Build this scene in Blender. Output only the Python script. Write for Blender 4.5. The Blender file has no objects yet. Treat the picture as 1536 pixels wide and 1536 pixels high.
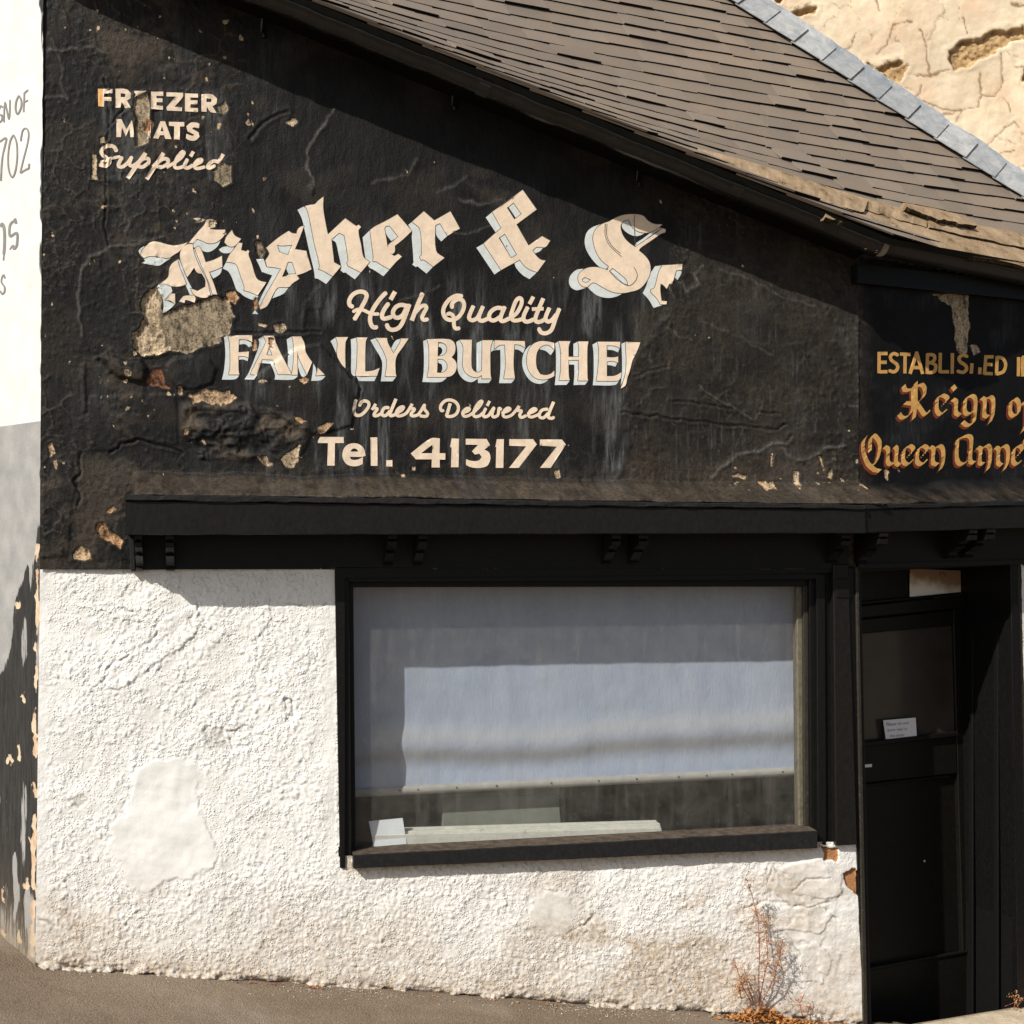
import bpy, bmesh, math, random
import numpy as np
from mathutils import Vector, Matrix
from mathutils.geometry import delaunay_2d_cdt

# ------------------------------------------------------------------ camera, sky, sun, exposure
scene = bpy.context.scene
col = scene.collection
F = 2400.0                      # focal length in units of a 1536-wide picture
HY = 790.0                      # row of the horizon
cam_d = bpy.data.cameras.new('camera')
cam = bpy.data.objects.new('camera', cam_d)
col.objects.link(cam)
cam_d.sensor_width = 36.0
cam_d.lens = 36.0 * F / 1536.0
cam_d.shift_y = (HY - 768.0) / 1536.0
cam_d.clip_start = 0.05
cam_d.clip_end = 2000.0
cam.location = (0, 0, 0)
cam.rotation_euler = (math.radians(90), 0, 0)
scene.camera = cam

SUN_AZ = math.radians(39.1)     # to the left of straight behind the camera
SUN_EL = math.radians(39.5)
sun_dir = Vector((-math.sin(SUN_AZ) * math.cos(SUN_EL), -math.cos(SUN_AZ) * math.cos(SUN_EL), math.sin(SUN_EL)))
world = bpy.data.worlds.new('World')
scene.world = world
world.use_nodes = True
wn = world.node_tree
bg = wn.nodes['Background']
sky = wn.nodes.new('ShaderNodeTexSky')
sky.sky_type = 'NISHITA'
sky.sun_disc = False
sky.sun_elevation = SUN_EL
sky.sun_rotation = math.atan2(sun_dir.x, sun_dir.y)
sky.air_density = 1.0
sky.dust_density = 2.0
wn.links.new(sky.outputs['Color'], bg.inputs['Color'])
bg.inputs['Strength'].default_value = 0.085
sun_l = bpy.data.lights.new('sun', 'SUN')
sun_l.energy = 5.0
sun_l.angle = math.radians(0.5)
sun_l.color = (1.0, 0.945, 0.86)
sun_o = bpy.data.objects.new('sun', sun_l)
sun_o.rotation_euler = sun_dir.to_track_quat('Z', 'Y').to_euler()
col.objects.link(sun_o)
scene.view_settings.view_transform = 'Standard'
scene.view_settings.look = 'None'
scene.view_settings.exposure = 0.14
scene.view_settings.gamma = 1.0
scene.render.engine = 'CYCLES'

rnd = random.Random(7)

# ------------------------------------------------------------------ object helpers
def tag(o, label=None, cat=None, group=None, kind=None):
    if label: o['label'] = label
    if cat: o['category'] = cat
    if group: o['group'] = group
    if kind: o['kind'] = kind
    return o

def adopt(o, parent):
    if parent is not None:
        o.parent = parent
        o.matrix_parent_inverse = parent.matrix_world.inverted()
    return o

def empty(name, loc, label, cat, group=None):
    o = bpy.data.objects.new(name, None)
    col.objects.link(o)
    o.location = loc
    o.matrix_world = Matrix.Translation(Vector(loc))
    return tag(o, label, cat, group)

def mesh_obj(name, verts, faces, mat, parent=None, smooth=False):
    me = bpy.data.meshes.new(name)
    me.from_pydata([tuple(v) for v in verts], [], faces)
    me.update()
    if smooth:
        me.polygons.foreach_set('use_smooth', [True] * len(me.polygons))
    if mat is not None:
        me.materials.append(mat)
    o = bpy.data.objects.new(name, me)
    col.objects.link(o)
    adopt(o, parent)
    return o

def fast_mesh(name, V, quads, mat, parent=None, smooth=True, attrs=None):
    """big quad mesh from numpy arrays"""
    me = bpy.data.meshes.new(name)
    nv, nf = len(V), len(quads)
    me.vertices.add(nv)
    me.vertices.foreach_set('co', np.ascontiguousarray(V, dtype=np.float32).ravel())
    me.loops.add(nf * 4)
    me.polygons.add(nf)
    me.polygons.foreach_set('loop_start', np.arange(0, nf * 4, 4, dtype=np.int32))
    me.loops.foreach_set('vertex_index', np.ascontiguousarray(quads, dtype=np.int32).ravel())
    me.update(calc_edges=True)
    me.polygons.foreach_set('use_smooth', np.full(nf, smooth, dtype=bool))
    if attrs:
        for k, (A) in attrs.items():
            at = me.attributes.new(k, 'FLOAT_COLOR', 'POINT')
            at.data.foreach_set('color', np.ascontiguousarray(A, dtype=np.float32).ravel())
    me.validate()
    me.materials.append(mat)
    o = bpy.data.objects.new(name, me)
    col.objects.link(o)
    adopt(o, parent)
    return o

def bm_obj(name, bm, mat, parent=None, smooth=False, bevel=0.0):
    if bevel > 0:
        bmesh.ops.bevel(bm, geom=bm.edges[:], offset=bevel, segments=1, affect='EDGES', clamp_overlap=True)
    bmesh.ops.recalc_face_normals(bm, faces=bm.faces[:])
    me = bpy.data.meshes.new(name)
    bm.to_mesh(me); bm.free()
    if smooth:
        me.polygons.foreach_set('use_smooth', [True] * len(me.polygons))
    me.materials.append(mat)
    o = bpy.data.objects.new(name, me)
    col.objects.link(o)
    adopt(o, parent)
    return o

def add_prism(bm, front, back):
    """closed solid between two loops with the same number of points"""
    a = [bm.verts.new(p) for p in front]
    b = [bm.verts.new(p) for p in back]
    n = len(a)
    bm.faces.new(a); bm.faces.new(b[::-1])
    for i in range(n):
        j = (i + 1) % n
        bm.faces.new((a[j], a[i], b[i], b[j]))

def add_tube(bm, pts, rad, seg=6):
    rings = []
    for i, p in enumerate(pts):
        p = Vector(p)
        d = (Vector(pts[min(i + 1, len(pts) - 1)]) - Vector(pts[max(i - 1, 0)])).normalized()
        s = d.cross(Vector((0.31, 0.2, 0.93))).normalized()
        t = d.cross(s)
        r = rad[i] if hasattr(rad, '__len__') else rad
        rings.append([bm.verts.new(p + s * (r * math.cos(k * 6.2832 / seg)) + t * (r * math.sin(k * 6.2832 / seg))) for k in range(seg)])
    for a, b in zip(rings, rings[1:]):
        for k in range(seg):
            bm.faces.new((a[k], a[(k + 1) % seg], b[(k + 1) % seg], b[k]))
    bm.faces.new(rings[0][::-1]); bm.faces.new(rings[-1])

# ------------------------------------------------------------------ the faces of the building (real vertical planes)
class Face:
    """a vertical plane: through O, running along d (horizontal), n points out of the building"""
    def __init__(s, O, d):
        s.O = np.array(O, float); s.d = np.array(d, float); s.d /= np.linalg.norm(s.d)
        s.n = np.array((s.d[1], -s.d[0], 0.0))
        if s.n[1] > 0: s.n = -s.n
    def arr(s, px, py, off=0.0):
        """points of the plane (moved out by off) that sit on the survey rays px, py"""
        px = np.asarray(px, float); py = np.asarray(py, float)
        dx = (px - 768.0) / F; dz = (HY - py) / F
        t = (s.O @ s.n) / (dx * s.n[0] + s.n[1])
        P = np.stack([dx * t, t, dz * t], -1)
        return P + np.multiply.outer(np.asarray(off, float) * np.ones_like(px), s.n)
    def at(s, px, py, off=0.0):
        """point of the plane moved out by off, on the ray px, py"""
        dx = (px - 768.0) / F; dz = (HY - py) / F
        k = (s.O + s.n * off) @ s.n
        t = k / (dx * s.n[0] + s.n[1])
        return Vector((dx * t, t, dz * t))
    def back(s, p, depth):
        return Vector(p) - Vector(s.n) * depth

YF = math.radians(10.9)
FRONT = Face((0, 7.0, 0), (math.cos(YF), math.sin(YF), 0))
C_R = FRONT.at(1285, 790)
YR = math.radians(24.6)
RIGHT = Face(tuple(C_R), (math.cos(YR), math.sin(YR), 0))
C_L = FRONT.at(60, 790)
LEFT = Face(tuple(C_L), (-math.sin(math.radians(40.8)), math.cos(math.radians(40.8)), 0))
if LEFT.n[0] > 0: LEFT.n = -LEFT.n

def board(face, pts, off, depth, bm=None):
    """solid board: its front face is the outline pts on the plane moved out by off"""
    f = [face.at(x, y, off) for x, y in pts]
    b = [face.back(p, depth) for p in f]
    bm = bm or bmesh.new()
    add_prism(bm, f, b)
    return bm

def rect(x0, y0, x1, y1):
    return [(x0, y0), (x1, y0), (x1, y1), (x0, y1)]

# ------------------------------------------------------------------ noise in numpy
def _hash(ix, iy, seed):
    h = (ix.astype(np.int64) * 374761393 + iy.astype(np.int64) * 668265263 + seed * 2147483647 + 1013904223) & 0xFFFFFFFF
    h = ((h ^ (h >> 13)) * 1274126177) & 0xFFFFFFFF
    h = ((h ^ (h >> 16)) * 2246822519) & 0xFFFFFFFF
    return ((h ^ (h >> 15)) & 0xFFFFFF) / float(0xFFFFFF)

def vnoise(x, y, seed=0):
    x = np.asarray(x, float); y = np.asarray(y, float)
    ix = np.floor(x); iy = np.floor(y); fx = x - ix; fy = y - iy
    fx = fx * fx * fx * (fx * (fx * 6 - 15) + 10); fy = fy * fy * fy * (fy * (fy * 6 - 15) + 10)
    a = _hash(ix, iy, seed); b = _hash(ix + 1, iy, seed); c = _hash(ix, iy + 1, seed); d = _hash(ix + 1, iy + 1, seed)
    return (a * (1 - fx) + b * fx) * (1 - fy) + (c * (1 - fx) + d * fx) * fy

def fbm(x, y, octv=4, seed=0, gain=0.5):
    """about -1..1"""
    x = np.asarray(x, float); y = np.asarray(y, float)
    s = np.zeros_like(x); a = 1.0; n = 0.0
    for o in range(octv):
        ca, sa = math.cos(0.7 * o), math.sin(0.7 * o)
        s += a * (vnoise(x * ca - y * sa + 17.3 * o, x * sa + y * ca - 9.1 * o, seed + o * 31) * 2 - 1)
        n += a; a *= gain; x = x * 2.03; y = y * 2.03
    return s / n * 1.5

def ridged(x, y, octv=4, seed=0):
    x = np.asarray(x, float); y = np.asarray(y, float)
    s = np.zeros_like(x); a = 1.0; n = 0.0
    for o in range(octv):
        s += a * (1 - np.abs(vnoise(x + 5.1 * o, y - 3.7 * o, seed + o * 17) * 2 - 1)) ** 2
        n += a; a *= 0.5; x = x * 2.1; y = y * 2.1
    return s / n

def worley(x, y, seed=0):
    """distance to the nearest feature point and that point's random value"""
    x = np.asarray(x, float); y = np.asarray(y, float)
    ix = np.floor(x); iy = np.floor(y)
    best = np.full(x.shape, 9.0); val = np.zeros(x.shape)
    for dx in (-1, 0, 1):
        for dy in (-1, 0, 1):
            cx = ix + dx; cy = iy + dy
            qx = cx + _hash(cx, cy, seed); qy = cy + _hash(cx, cy, seed + 77)
            dd = np.hypot(x - qx, y - qy); r = _hash(cx, cy, seed + 191)
            m = dd < best
            best = np.where(m, dd, best); val = np.where(m, r, val)
    return best, val

def worley2(x, y, seed=0):
    x = np.asarray(x, float); y = np.asarray(y, float)
    ix = np.floor(x); iy = np.floor(y)
    f1 = np.full(x.shape, 9.0); f2 = np.full(x.shape, 9.0); val = np.zeros(x.shape)
    for dx in (-1, 0, 1):
        for dy in (-1, 0, 1):
            cx = ix + dx; cy = iy + dy
            dd = np.hypot(x - cx - _hash(cx, cy, seed), y - cy - _hash(cx, cy, seed + 77)); r = _hash(cx, cy, seed + 191)
            f2 = np.minimum(np.maximum(f1, dd), f2)
            val = np.where(dd < f1, r, val); f1 = np.minimum(f1, dd)
    return f1, f2, val

def sstep(a, b, x):
    t = np.clip((x - a) / (b - a), 0, 1)
    return t * t * (3 - 2 * t)

def seg_dist(x, y, pts, closed=False):
    d = np.full(x.shape, 1e9)
    P = list(pts) + ([pts[0]] if closed else [])
    for (ax, ay), (bx, by) in zip(P, P[1:]):
        vx, vy = bx - ax, by - ay
        L = vx * vx + vy * vy + 1e-9
        t = np.clip(((x - ax) * vx + (y - ay) * vy) / L, 0, 1)
        d = np.minimum(d, np.hypot(x - ax - t * vx, y - ay - t * vy))
    return d

def poly_sd(x, y, pts):
    """signed distance, positive inside"""
    d = seg_dist(x, y, pts, True)
    ins = np.zeros(x.shape, bool)
    n = len(pts)
    for i in range(n):
        ax, ay = pts[i]; bx, by = pts[(i + 1) % n]
        if ay == by: continue
        c = ((ay > y) != (by > y)) & (x < (bx - ax) * (y - ay) / (by - ay) + ax)
        ins ^= c
    return np.where(ins, d, -d)

def near(x, y, pts, m):
    xs = [p[0] for p in pts]; ys = [p[1] for p in pts]
    return np.nonzero((x > min(xs) - m) & (x < max(xs) + m) & (y > min(ys) - m) & (y < max(ys) + m))[0]

# ------------------------------------------------------------------ materials
class MB:
    def __init__(s, name):
        s.m = bpy.data.materials.new(name); s.m.use_nodes = True
        s.t = s.m.node_tree; s.N = s.t.nodes; s.L = s.t.links
        s.b = s.N['Principled BSDF']; s.out = s.N['Material Output']
        s.pos = s.N.new('ShaderNodeNewGeometry').outputs['Position']
    def link(s, a, b):
        s.L.new(a, b)
    def _in(s, sock, v):
        if v is None: return
        if hasattr(v, 'is_linked') or hasattr(v, 'links'): s.L.new(v, sock)
        else:
            if isinstance(v, tuple) and len(v) == 3 and sock.type == 'RGBA': v = (*v, 1)
            sock.default_value = v
    def noise(s, scale, detail=4, rough=0.55, stretch=None, dist=0.0, vec=None):
        n = s.N.new('ShaderNodeTexNoise'); n.inputs['Scale'].default_value = scale
        n.inputs['Detail'].default_value = detail; n.inputs['Roughness'].default_value = rough
        n.inputs['Distortion'].default_value = dist
        v = vec or s.pos
        if stretch:
            mp = s.N.new('ShaderNodeMapping'); mp.inputs['Scale'].default_value = stretch
            s.L.new(v, mp.inputs['Vector']); v = mp.outputs['Vector']
        s.L.new(v, n.inputs['Vector'])
        return n.outputs['Fac']
    def voronoi(s, scale, feature='F1', out='Distance', rnd_=1.0, stretch=None):
        n = s.N.new('ShaderNodeTexVoronoi'); n.feature = feature; n.inputs['Scale'].default_value = scale
        n.inputs['Randomness'].default_value = rnd_
        v = s.pos
        if stretch:
            mp = s.N.new('ShaderNodeMapping'); mp.inputs['Scale'].default_value = stretch
            s.L.new(v, mp.inputs['Vector']); v = mp.outputs['Vector']
        s.L.new(v, n.inputs['Vector'])
        return n.outputs[out]
    def ramp(s, fac, stops, interp='LINEAR'):
        n = s.N.new('ShaderNodeValToRGB'); r = n.color_ramp; r.interpolation = interp
        while len(r.elements) < len(stops): r.elements.new(0.5)
        for e, (p, c) in zip(r.elements, stops):
            e.position = p
            e.color = (c, c, c, 1) if not isinstance(c, tuple) else (*c, 1)
        s.L.new(fac, n.inputs['Fac'])
        return n.outputs['Color']
    def mix(s, fac, a, b, mode='MIX'):
        n = s.N.new('ShaderNodeMix'); n.data_type = 'RGBA'; n.blend_type = mode
        s._in(n.inputs[0], fac); s._in(n.inputs[6], a); s._in(n.inputs[7], b)
        return n.outputs[2]
    def math(s, op, a, b=None, c=None, clamp=False):
        n = s.N.new('ShaderNodeMath'); n.operation = op; n.use_clamp = clamp
        s._in(n.inputs[0], a)
        if b is not None: s._in(n.inputs[1], b)
        if c is not None: s._in(n.inputs[2], c)
        return n.outputs[0]
    def attr(s, name):
        n = s.N.new('ShaderNodeAttribute'); n.attribute_name = name
        sp = s.N.new('ShaderNodeSeparateColor'); s.L.new(n.outputs['Color'], sp.inputs[0])
        return sp.outputs[0], sp.outputs[1], sp.outputs[2], n.outputs['Alpha']
    def xyz(s):
        sp = s.N.new('ShaderNodeSeparateXYZ'); s.L.new(s.pos, sp.inputs[0]); return sp.outputs
    def bump(s, h, dist=0.01, strength=1.0, normal=None):
        n = s.N.new('ShaderNodeBump'); n.inputs['Distance'].default_value = dist; n.inputs['Strength'].default_value = strength
        s.L.new(h, n.inputs['Height'])
        if normal is not None: s.L.new(normal, n.inputs['Normal'])
        s.L.new(n.outputs['Normal'], s.b.inputs['Normal'])
        return n.outputs['Normal']
    def done(s, color=None, rough=0.8, spec=0.3, metal=0.0):
        s._in(s.b.inputs['Base Color'], color)
        s._in(s.b.inputs['Roughness'], rough)
        s._in(s.b.inputs['Specular IOR Level'], spec)
        s.b.inputs['Metallic'].default_value = metal
        return s.m

def simple(name, c, var=0.25, scale=25, rough=0.7, spec=0.3, bump=0.0, bscale=60, metal=0.0, stretch=None):
    m = MB(name)
    n = m.noise(scale, 5, 0.6, stretch)
    lo = tuple(x * (1 - var) for x in c); hi = tuple(min(1, x * (1 + var)) for x in c)
    if bump: m.bump(m.noise(bscale, 5, 0.6, stretch), bump)
    return m.done(m.ramp(n, [(0.3, lo), (0.7, hi)]), rough, spec, metal)
# ------------------------------------------------------------------ materials of the place
def mat_black_wall(name, dark=(0.0068, 0.0068, 0.0068), gloss=0.47):
    m = MB(name)
    bare, tone, chalk, dust_sheen = m.attr('w')
    n1 = m.noise(7, 6, 0.6); n2 = m.noise(60, 5, 0.65); n3 = m.noise(26, 6, 0.7, (3.2, 3.2, 0.35)); n4 = m.noise(180, 3, 0.6)
    base = m.ramp(n1, [(0.3, tuple(c * 0.75 for c in dark)), (0.72, tuple(c * 1.6 for c in dark))])
    ck = m.math('MULTIPLY', chalk, m.ramp(n3, [(0.35, 0.0), (0.75, 1.0)]))
    base = m.mix(ck, base, (0.15, 0.158, 0.16))
    ds = m.math('MULTIPLY', dust_sheen, m.ramp(n2, [(0.3, 0.25), (0.72, 1.0)]))
    base = m.mix(ds, base, (0.108, 0.083, 0.058))  # one brown tint for real dust and for painted sheen
    sp = m.ramp(n4, [(0.74, 0.0), (0.78, 1.0)])
    base = m.mix(m.math('MULTIPLY', sp, 0.10), base, (0.3, 0.25, 0.19))
    bn = m.math('ADD', bare, m.math('MULTIPLY', m.math('SUBTRACT', m.noise(110, 4, 0.7), 0.5), 0.42))
    bm_ = m.ramp(bn, [(0.47, 0.0), (0.53, 1.0)])
    tcol = m.ramp(tone, [(0.0, (0.20, 0.165, 0.115)), (0.3, (0.52, 0.41, 0.27)), (0.6, (0.43, 0.235, 0.115)), (0.95, (0.16, 0.07, 0.04))])
    grit = m.mix(1.0, m.ramp(m.noise(34, 8, 0.72, (1, 1, .6)), [(0.36, 0.12), (0.52, 0.85), (0.72, 1.3)]), m.ramp(m.noise(120, 6, 0.75), [(0.38, 0.15), (0.47, 1.0), (0.7, 1.25)]), 'MULTIPLY')
    tcol = m.mix(1.0, tcol, grit, 'MULTIPLY')
    cfin = m.mix(bm_, base, tcol)
    h = m.math('ADD', m.math('MULTIPLY', m.noise(140, 5, 0.65), 0.5), m.math('MULTIPLY', m.noise(34, 5, 0.6, (1, 1, 0.4)), 1.0))
    h = m.math('SUBTRACT', h, m.math('MULTIPLY', bm_, 0.5))
    h = m.math('ADD', h, m.math('MULTIPLY', dust_sheen, m.math('MULTIPLY', m.noise(70, 5, 0.7), 0.9)))
    m.bump(h, 0.008, 0.62)
    r = m.mix(bm_, m.ramp(n2, [(0.3, gloss - 0.08), (0.7, gloss + 0.18)]), (0.9, 0.9, 0.9))
    return m.done(cfin, r, 0.15)

def mat_roughcast(name):
    m = MB(name)
    dirt, grime, brick, smooth = m.attr('w')
    n1 = m.noise(5, 5, 0.6); n2 = m.noise(45, 5, 0.7); n3 = m.noise(220, 3, 0.6)
    c = m.ramp(n1, [(0.3, (0.70, 0.695, 0.665)), (0.7, (0.785, 0.78, 0.755))])
    d = m.math('MULTIPLY', dirt, m.ramp(n2, [(0.28, 0.15), (0.7, 1.0)]))
    c = m.mix(d, c, (0.37, 0.27, 0.165))
    g = m.math('MULTIPLY', grime, m.ramp(m.noise(70, 4, 0.7), [(0.3, 0.2), (0.65, 1.0)]))
    c = m.mix(g, c, (0.13, 0.11, 0.085))
    bk = m.ramp(m.math('ADD', brick, m.math('MULTIPLY', m.math('SUBTRACT', n2, 0.5), 0.3)), [(0.46, 0.0), (0.54, 1.0)])
    c = m.mix(bk, c, m.ramp(n3, [(0.3, (0.24, 0.10, 0.04)), (0.7, (0.45, 0.24, 0.11))]))
    peb = m.ramp(m.voronoi(82), [(0.10, 1.0), (0.26, 0.75), (0.42, 0.0)])
    peb2 = m.ramp(m.voronoi(125), [(0.10, 1.0), (0.40, 0.0)])
    pm = m.math('MULTIPLY', m.ramp(m.noise(13, 3, 0.6), [(0.36, 0.0), (0.60, 1.0)]), m.math('SUBTRACT', 1.0, smooth, None, True))
    h = m.math('ADD', m.math('MULTIPLY', m.math('ADD', peb, m.math('MULTIPLY', peb2, 0.45)), pm), m.math('MULTIPLY', m.noise(150, 4, 0.6), 0.35))
    m.bump(h, 0.0028, 0.95)
    return m.done(c, 0.85, 0.15)

def mat_side(name):
    """white limewash above, grey plinth, black paint low at the corner, dirt at the foot"""
    m = MB(name)
    grey, black, chip, dirt = m.attr('w')
    n2 = m.noise(50, 5, 0.7); ns = m.noise(24, 5, 0.7, (2.5, 2.5, 0.25))
    c = m.ramp(m.noise(8, 4), [(0.3, (0.60, 0.59, 0.56)), (0.7, (0.68, 0.675, 0.65))])
    c = m.mix(m.ramp(grey, [(0.48, 0.0), (0.52, 1.0)]), c, m.ramp(m.noise(10, 5), [(0.3, (0.25, 0.25, 0.245)), (0.7, (0.34, 0.335, 0.32))]))
    bk = m.ramp(m.math('ADD', black, m.math('MULTIPLY', m.math('SUBTRACT', ns, 0.5), 0.9)), [(0.45, 0.0), (0.55, 1.0)])
    c = m.mix(bk, c, m.ramp(ns, [(0.3, (0.012, 0.012, 0.012)), (0.75, (0.055, 0.053, 0.05))]))
    cp = m.ramp(m.math('ADD', chip, m.math('MULTIPLY', m.math('SUBTRACT', n2, 0.5), 0.3)), [(0.46, 0.0), (0.54, 1.0)])
    c = m.mix(cp, c, m.ramp(m.noise(14, 3), [(0.45, (0.58, 0.47, 0.33)), (0.75, (0.45, 0.26, 0.15))]))
    c = m.mix(m.math('MULTIPLY', dirt, m.ramp(n2, [(0.2, 0.45), (0.7, 1.0)])), c, (0.22, 0.165, 0.105))
    m.bump(m.noise(90, 5, 0.6), 0.003, 0.6)
    return m.done(c, 0.7, 0.2)

def mat_stone_wall(name):
    m = MB(name)
    hole, pink, crack, pale = m.attr('w')
    n2 = m.noise(40, 6, 0.65)
    c = m.ramp(m.noise(5, 6, 0.65), [(0.28, (0.53, 0.43, 0.295)), (0.5, (0.62, 0.515, 0.37)), (0.72, (0.68, 0.585, 0.44))])
    c = m.mix(m.math('MULTIPLY', pink, 0.55), c, (0.54, 0.36, 0.24))
    c = m.mix(m.math('MULTIPLY', pale, m.ramp(n2, [(0.3, 0.3), (0.6, 0.9)])), c, (0.64, 0.555, 0.43))
    c = m.mix(1.0, c, m.ramp(m.noise(1.7, 6, 0.7), [(0.35, 0.82), (0.65, 1.06)]), 'MULTIPLY')
    c = m.mix(m.math('MULTIPLY', crack, 0.85), c, (0.20, 0.115, 0.06))
    hm = m.ramp(hole, [(0.46, 0.0), (0.54, 1.0)])
    c = m.mix(hm, c, m.ramp(m.noise(28, 6, 0.7), [(0.3, (0.17, 0.095, 0.045)), (0.6, (0.47, 0.33, 0.17))]))
    m.bump(m.math('ADD', n2, m.math('MULTIPLY', m.noise(160, 3), 0.4)), 0.006, 0.5)
    return m.done(c, 0.9, 0.1)

def mat_paint(name, c, var=0.12, worn=0.32):
    m = MB(name)
    n = m.noise(30, 5, 0.65); n2 = m.noise(170, 4, 0.7)
    k = m.ramp(n, [(0.3, tuple(x * (1 - var) for x in c)), (0.7, tuple(min(1, x * (1 + var * 0.5)) for x in c))])
    k = m.mix(m.math('MULTIPLY', m.ramp(n2, [(0.66, 0.0), (0.74, 1.0)]), worn), k, tuple(x * 0.25 for x in c))
    k = m.mix(m.math('MULTIPLY', m.ramp(m.noise(16, 7, 0.7, (1.6, 1.6, .7)), [(0.5, 0.0), (0.75, 0.55)]), 1.0), k, tuple(x * 0.72 for x in c))
    m.bump(m.noise(120, 4), 0.002, 0.35)
    return m.done(k, 0.6, 0.25)

M_BLACK = mat_black_wall('black_render')
M_BLACK2 = mat_black_wall('newer_black_render', (0.0045, 0.0045, 0.0048), 0.5)
M_WHITE = mat_roughcast('white_roughcast')
M_SIDE = mat_side('side_limewash')
M_STONE = mat_stone_wall('cracked_stucco')
M_CREAM = mat_paint('cream_letter_paint', (0.71, 0.575, 0.435))
M_PALE = mat_paint('pale_blue_shade_paint', (0.56, 0.60, 0.585))
M_LINE = simple('letter_outline', (0.06, 0.055, 0.05), 0.3)
M_ORANGE = mat_paint('yellowed_letter_paint', (0.72, 0.40, 0.15))
M_GOLD = mat_paint('gold_letter_paint', (0.56, 0.315, 0.095))
M_RED = mat_paint('red_shade_paint', (0.17, 0.033, 0.014))
M_GREYL = mat_paint('grey_letter_paint', (0.22, 0.215, 0.205), 0.2, 0.35)

def mat_wood(name, c, wear=(0.16, 0.13, 0.09), amt=0.25, rough=0.42):
    m = MB(name)
    n = m.noise(40, 6, 0.7, (1.5, 1.5, 1)); n2 = m.noise(120, 5, 0.7)
    k = m.ramp(n, [(0.3, tuple(x * 0.7 for x in c)), (0.7, tuple(x * 1.5 for x in c))])
    k = m.mix(m.math('MULTIPLY', m.ramp(n2, [(0.62, 0.0), (0.72, 1.0)]), amt), k, wear)
    m.bump(m.noise(55, 6, 0.7), 0.003, 0.4)
    return m.done(k, rough, 0.2)

M_JOINERY = mat_wood('black_joinery', (0.0048, 0.0047, 0.0047), (0.08, 0.065, 0.045))
M_FASCIA = mat_wood('black_fascia', (0.0075, 0.0068, 0.006), (0.05, 0.04, 0.028), 0.28)
M_REVEAL = mat_wood('worn_reveal', (0.028, 0.025, 0.019), (0.30, 0.26, 0.17), 0.8, 0.5)
M_SILLTOP = simple('dusty_sill_top', (0.075, 0.059, 0.044), .5, 30, .9, .1, .004, 80)
M_PALEWOOD = mat_wood('worn_pale_reveal', (0.11, 0.098, 0.07), (0.36, 0.32, 0.22), 0.8, 0.55)
M_OLIVE = mat_wood('olive_black_door_paint', (0.0062, 0.0057, 0.0046), (0.03, 0.024, 0.018), 0.06)
M_SILL = mat_wood('dusty_sill', (0.013, 0.0128, 0.0128), (0.12, 0.10, 0.08), 0.5)
M_GUTTER = mat_wood('flaking_black_gutter', (0.006, 0.0055, 0.005), (0.15, 0.125, 0.085), 0.3, 0.22)
M_GUTTER.node_tree.nodes['Principled BSDF'].inputs['Specular IOR Level'].default_value = 0.5
M_GUTTER2 = simple('black_plastic_gutter', (0.016, 0.016, 0.018), 0.2, 20, 0.3, 0.5)
M_RUST = simple('rusty_iron', (0.09, 0.05, 0.02), 0.6, 60, 0.8, 0.2, 0.004, 90)
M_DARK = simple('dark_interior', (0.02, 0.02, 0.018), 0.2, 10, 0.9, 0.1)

def mat_slate():
    m = MB('weathered_slate')
    at = m.N.new('ShaderNodeAttribute'); at.attribute_name = 'tone'
    n = m.noise(16, 6, 0.65); n2 = m.noise(90, 5, 0.7); n3 = m.noise(4, 3)
    c = m.ramp(n3, [(0.35, (0.185, 0.150, 0.117)), (0.65, (0.225, 0.171, 0.124))])
    c = m.mix(m.ramp(n, [(0.35, 0.0), (0.7, 0.7)]), c, (0.176, 0.160, 0.145))
    c = m.mix(1.0, c, m.mix(at.outputs['Fac'], (0.88, 0.88, 0.88), (1.1, 1.09, 1.08)), 'MULTIPLY')
    c = m.mix(m.math('MULTIPLY', m.ramp(m.noise(55, 3), [(0.72, 0.0), (0.78, 1.0)]), 0.6), c, (0.24, 0.12, 0.03))
    m.bump(n2, 0.003, 0.5)
    return m.done(c, 0.62, 0.35)
M_SLATE = mat_slate()
M_SLATE_EDGE = simple('shadow_line_slate_edge', (0.012, 0.011, 0.009), 0.4, 60, 0.9, 0.1)  # edges coloured black to stand for the shadow gap under each course

def mat_lead():
    m = MB('weathered_lead')
    n = m.noise(14, 6, 0.7, None, 0.6)
    c = m.ramp(n, [(0.3, (0.22, 0.25, 0.28)), (0.5, (0.33, 0.355, 0.38)), (0.72, (0.47, 0.475, 0.47))])
    oi = m.N.new('ShaderNodeObjectInfo')
    c = m.mix(1.0, c, m.ramp(oi.outputs['Random'], [(0.0, (0.72, 0.74, 0.76)), (1.0, (1.12, 1.1, 1.06))]), 'MULTIPLY')
    c = m.mix(m.ramp(m.noise(45, 6, .75), [(0.55, 0.0), (0.7, 0.5)]), c, (0.16, 0.17, 0.18))
    m.bump(m.noise(30, 5), 0.006, 0.5)
    return m.done(c, 0.5, 0.45)
M_LEAD = mat_lead()
M_SLAB = None
def mat_slab():
    m = MB('lichened_stone_slab')
    n = m.noise(11, 7, 0.65); n2 = m.noise(40, 6, 0.75)
    c = m.ramp(n, [(0.30, (0.07, 0.055, 0.03)), (0.42, (0.27, 0.19, 0.115)), (0.7, (0.42, 0.315, 0.205))])
    c = m.mix(m.ramp(n2, [(0.62, 0.0), (0.7, 0.9)]), c, (0.03, 0.026, 0.018))
    m.bump(m.noise(45, 6, 0.7), 0.006, 0.6)
    return m.done(c, 0.9, 0.1)
M_SLAB = mat_slab()

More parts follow.
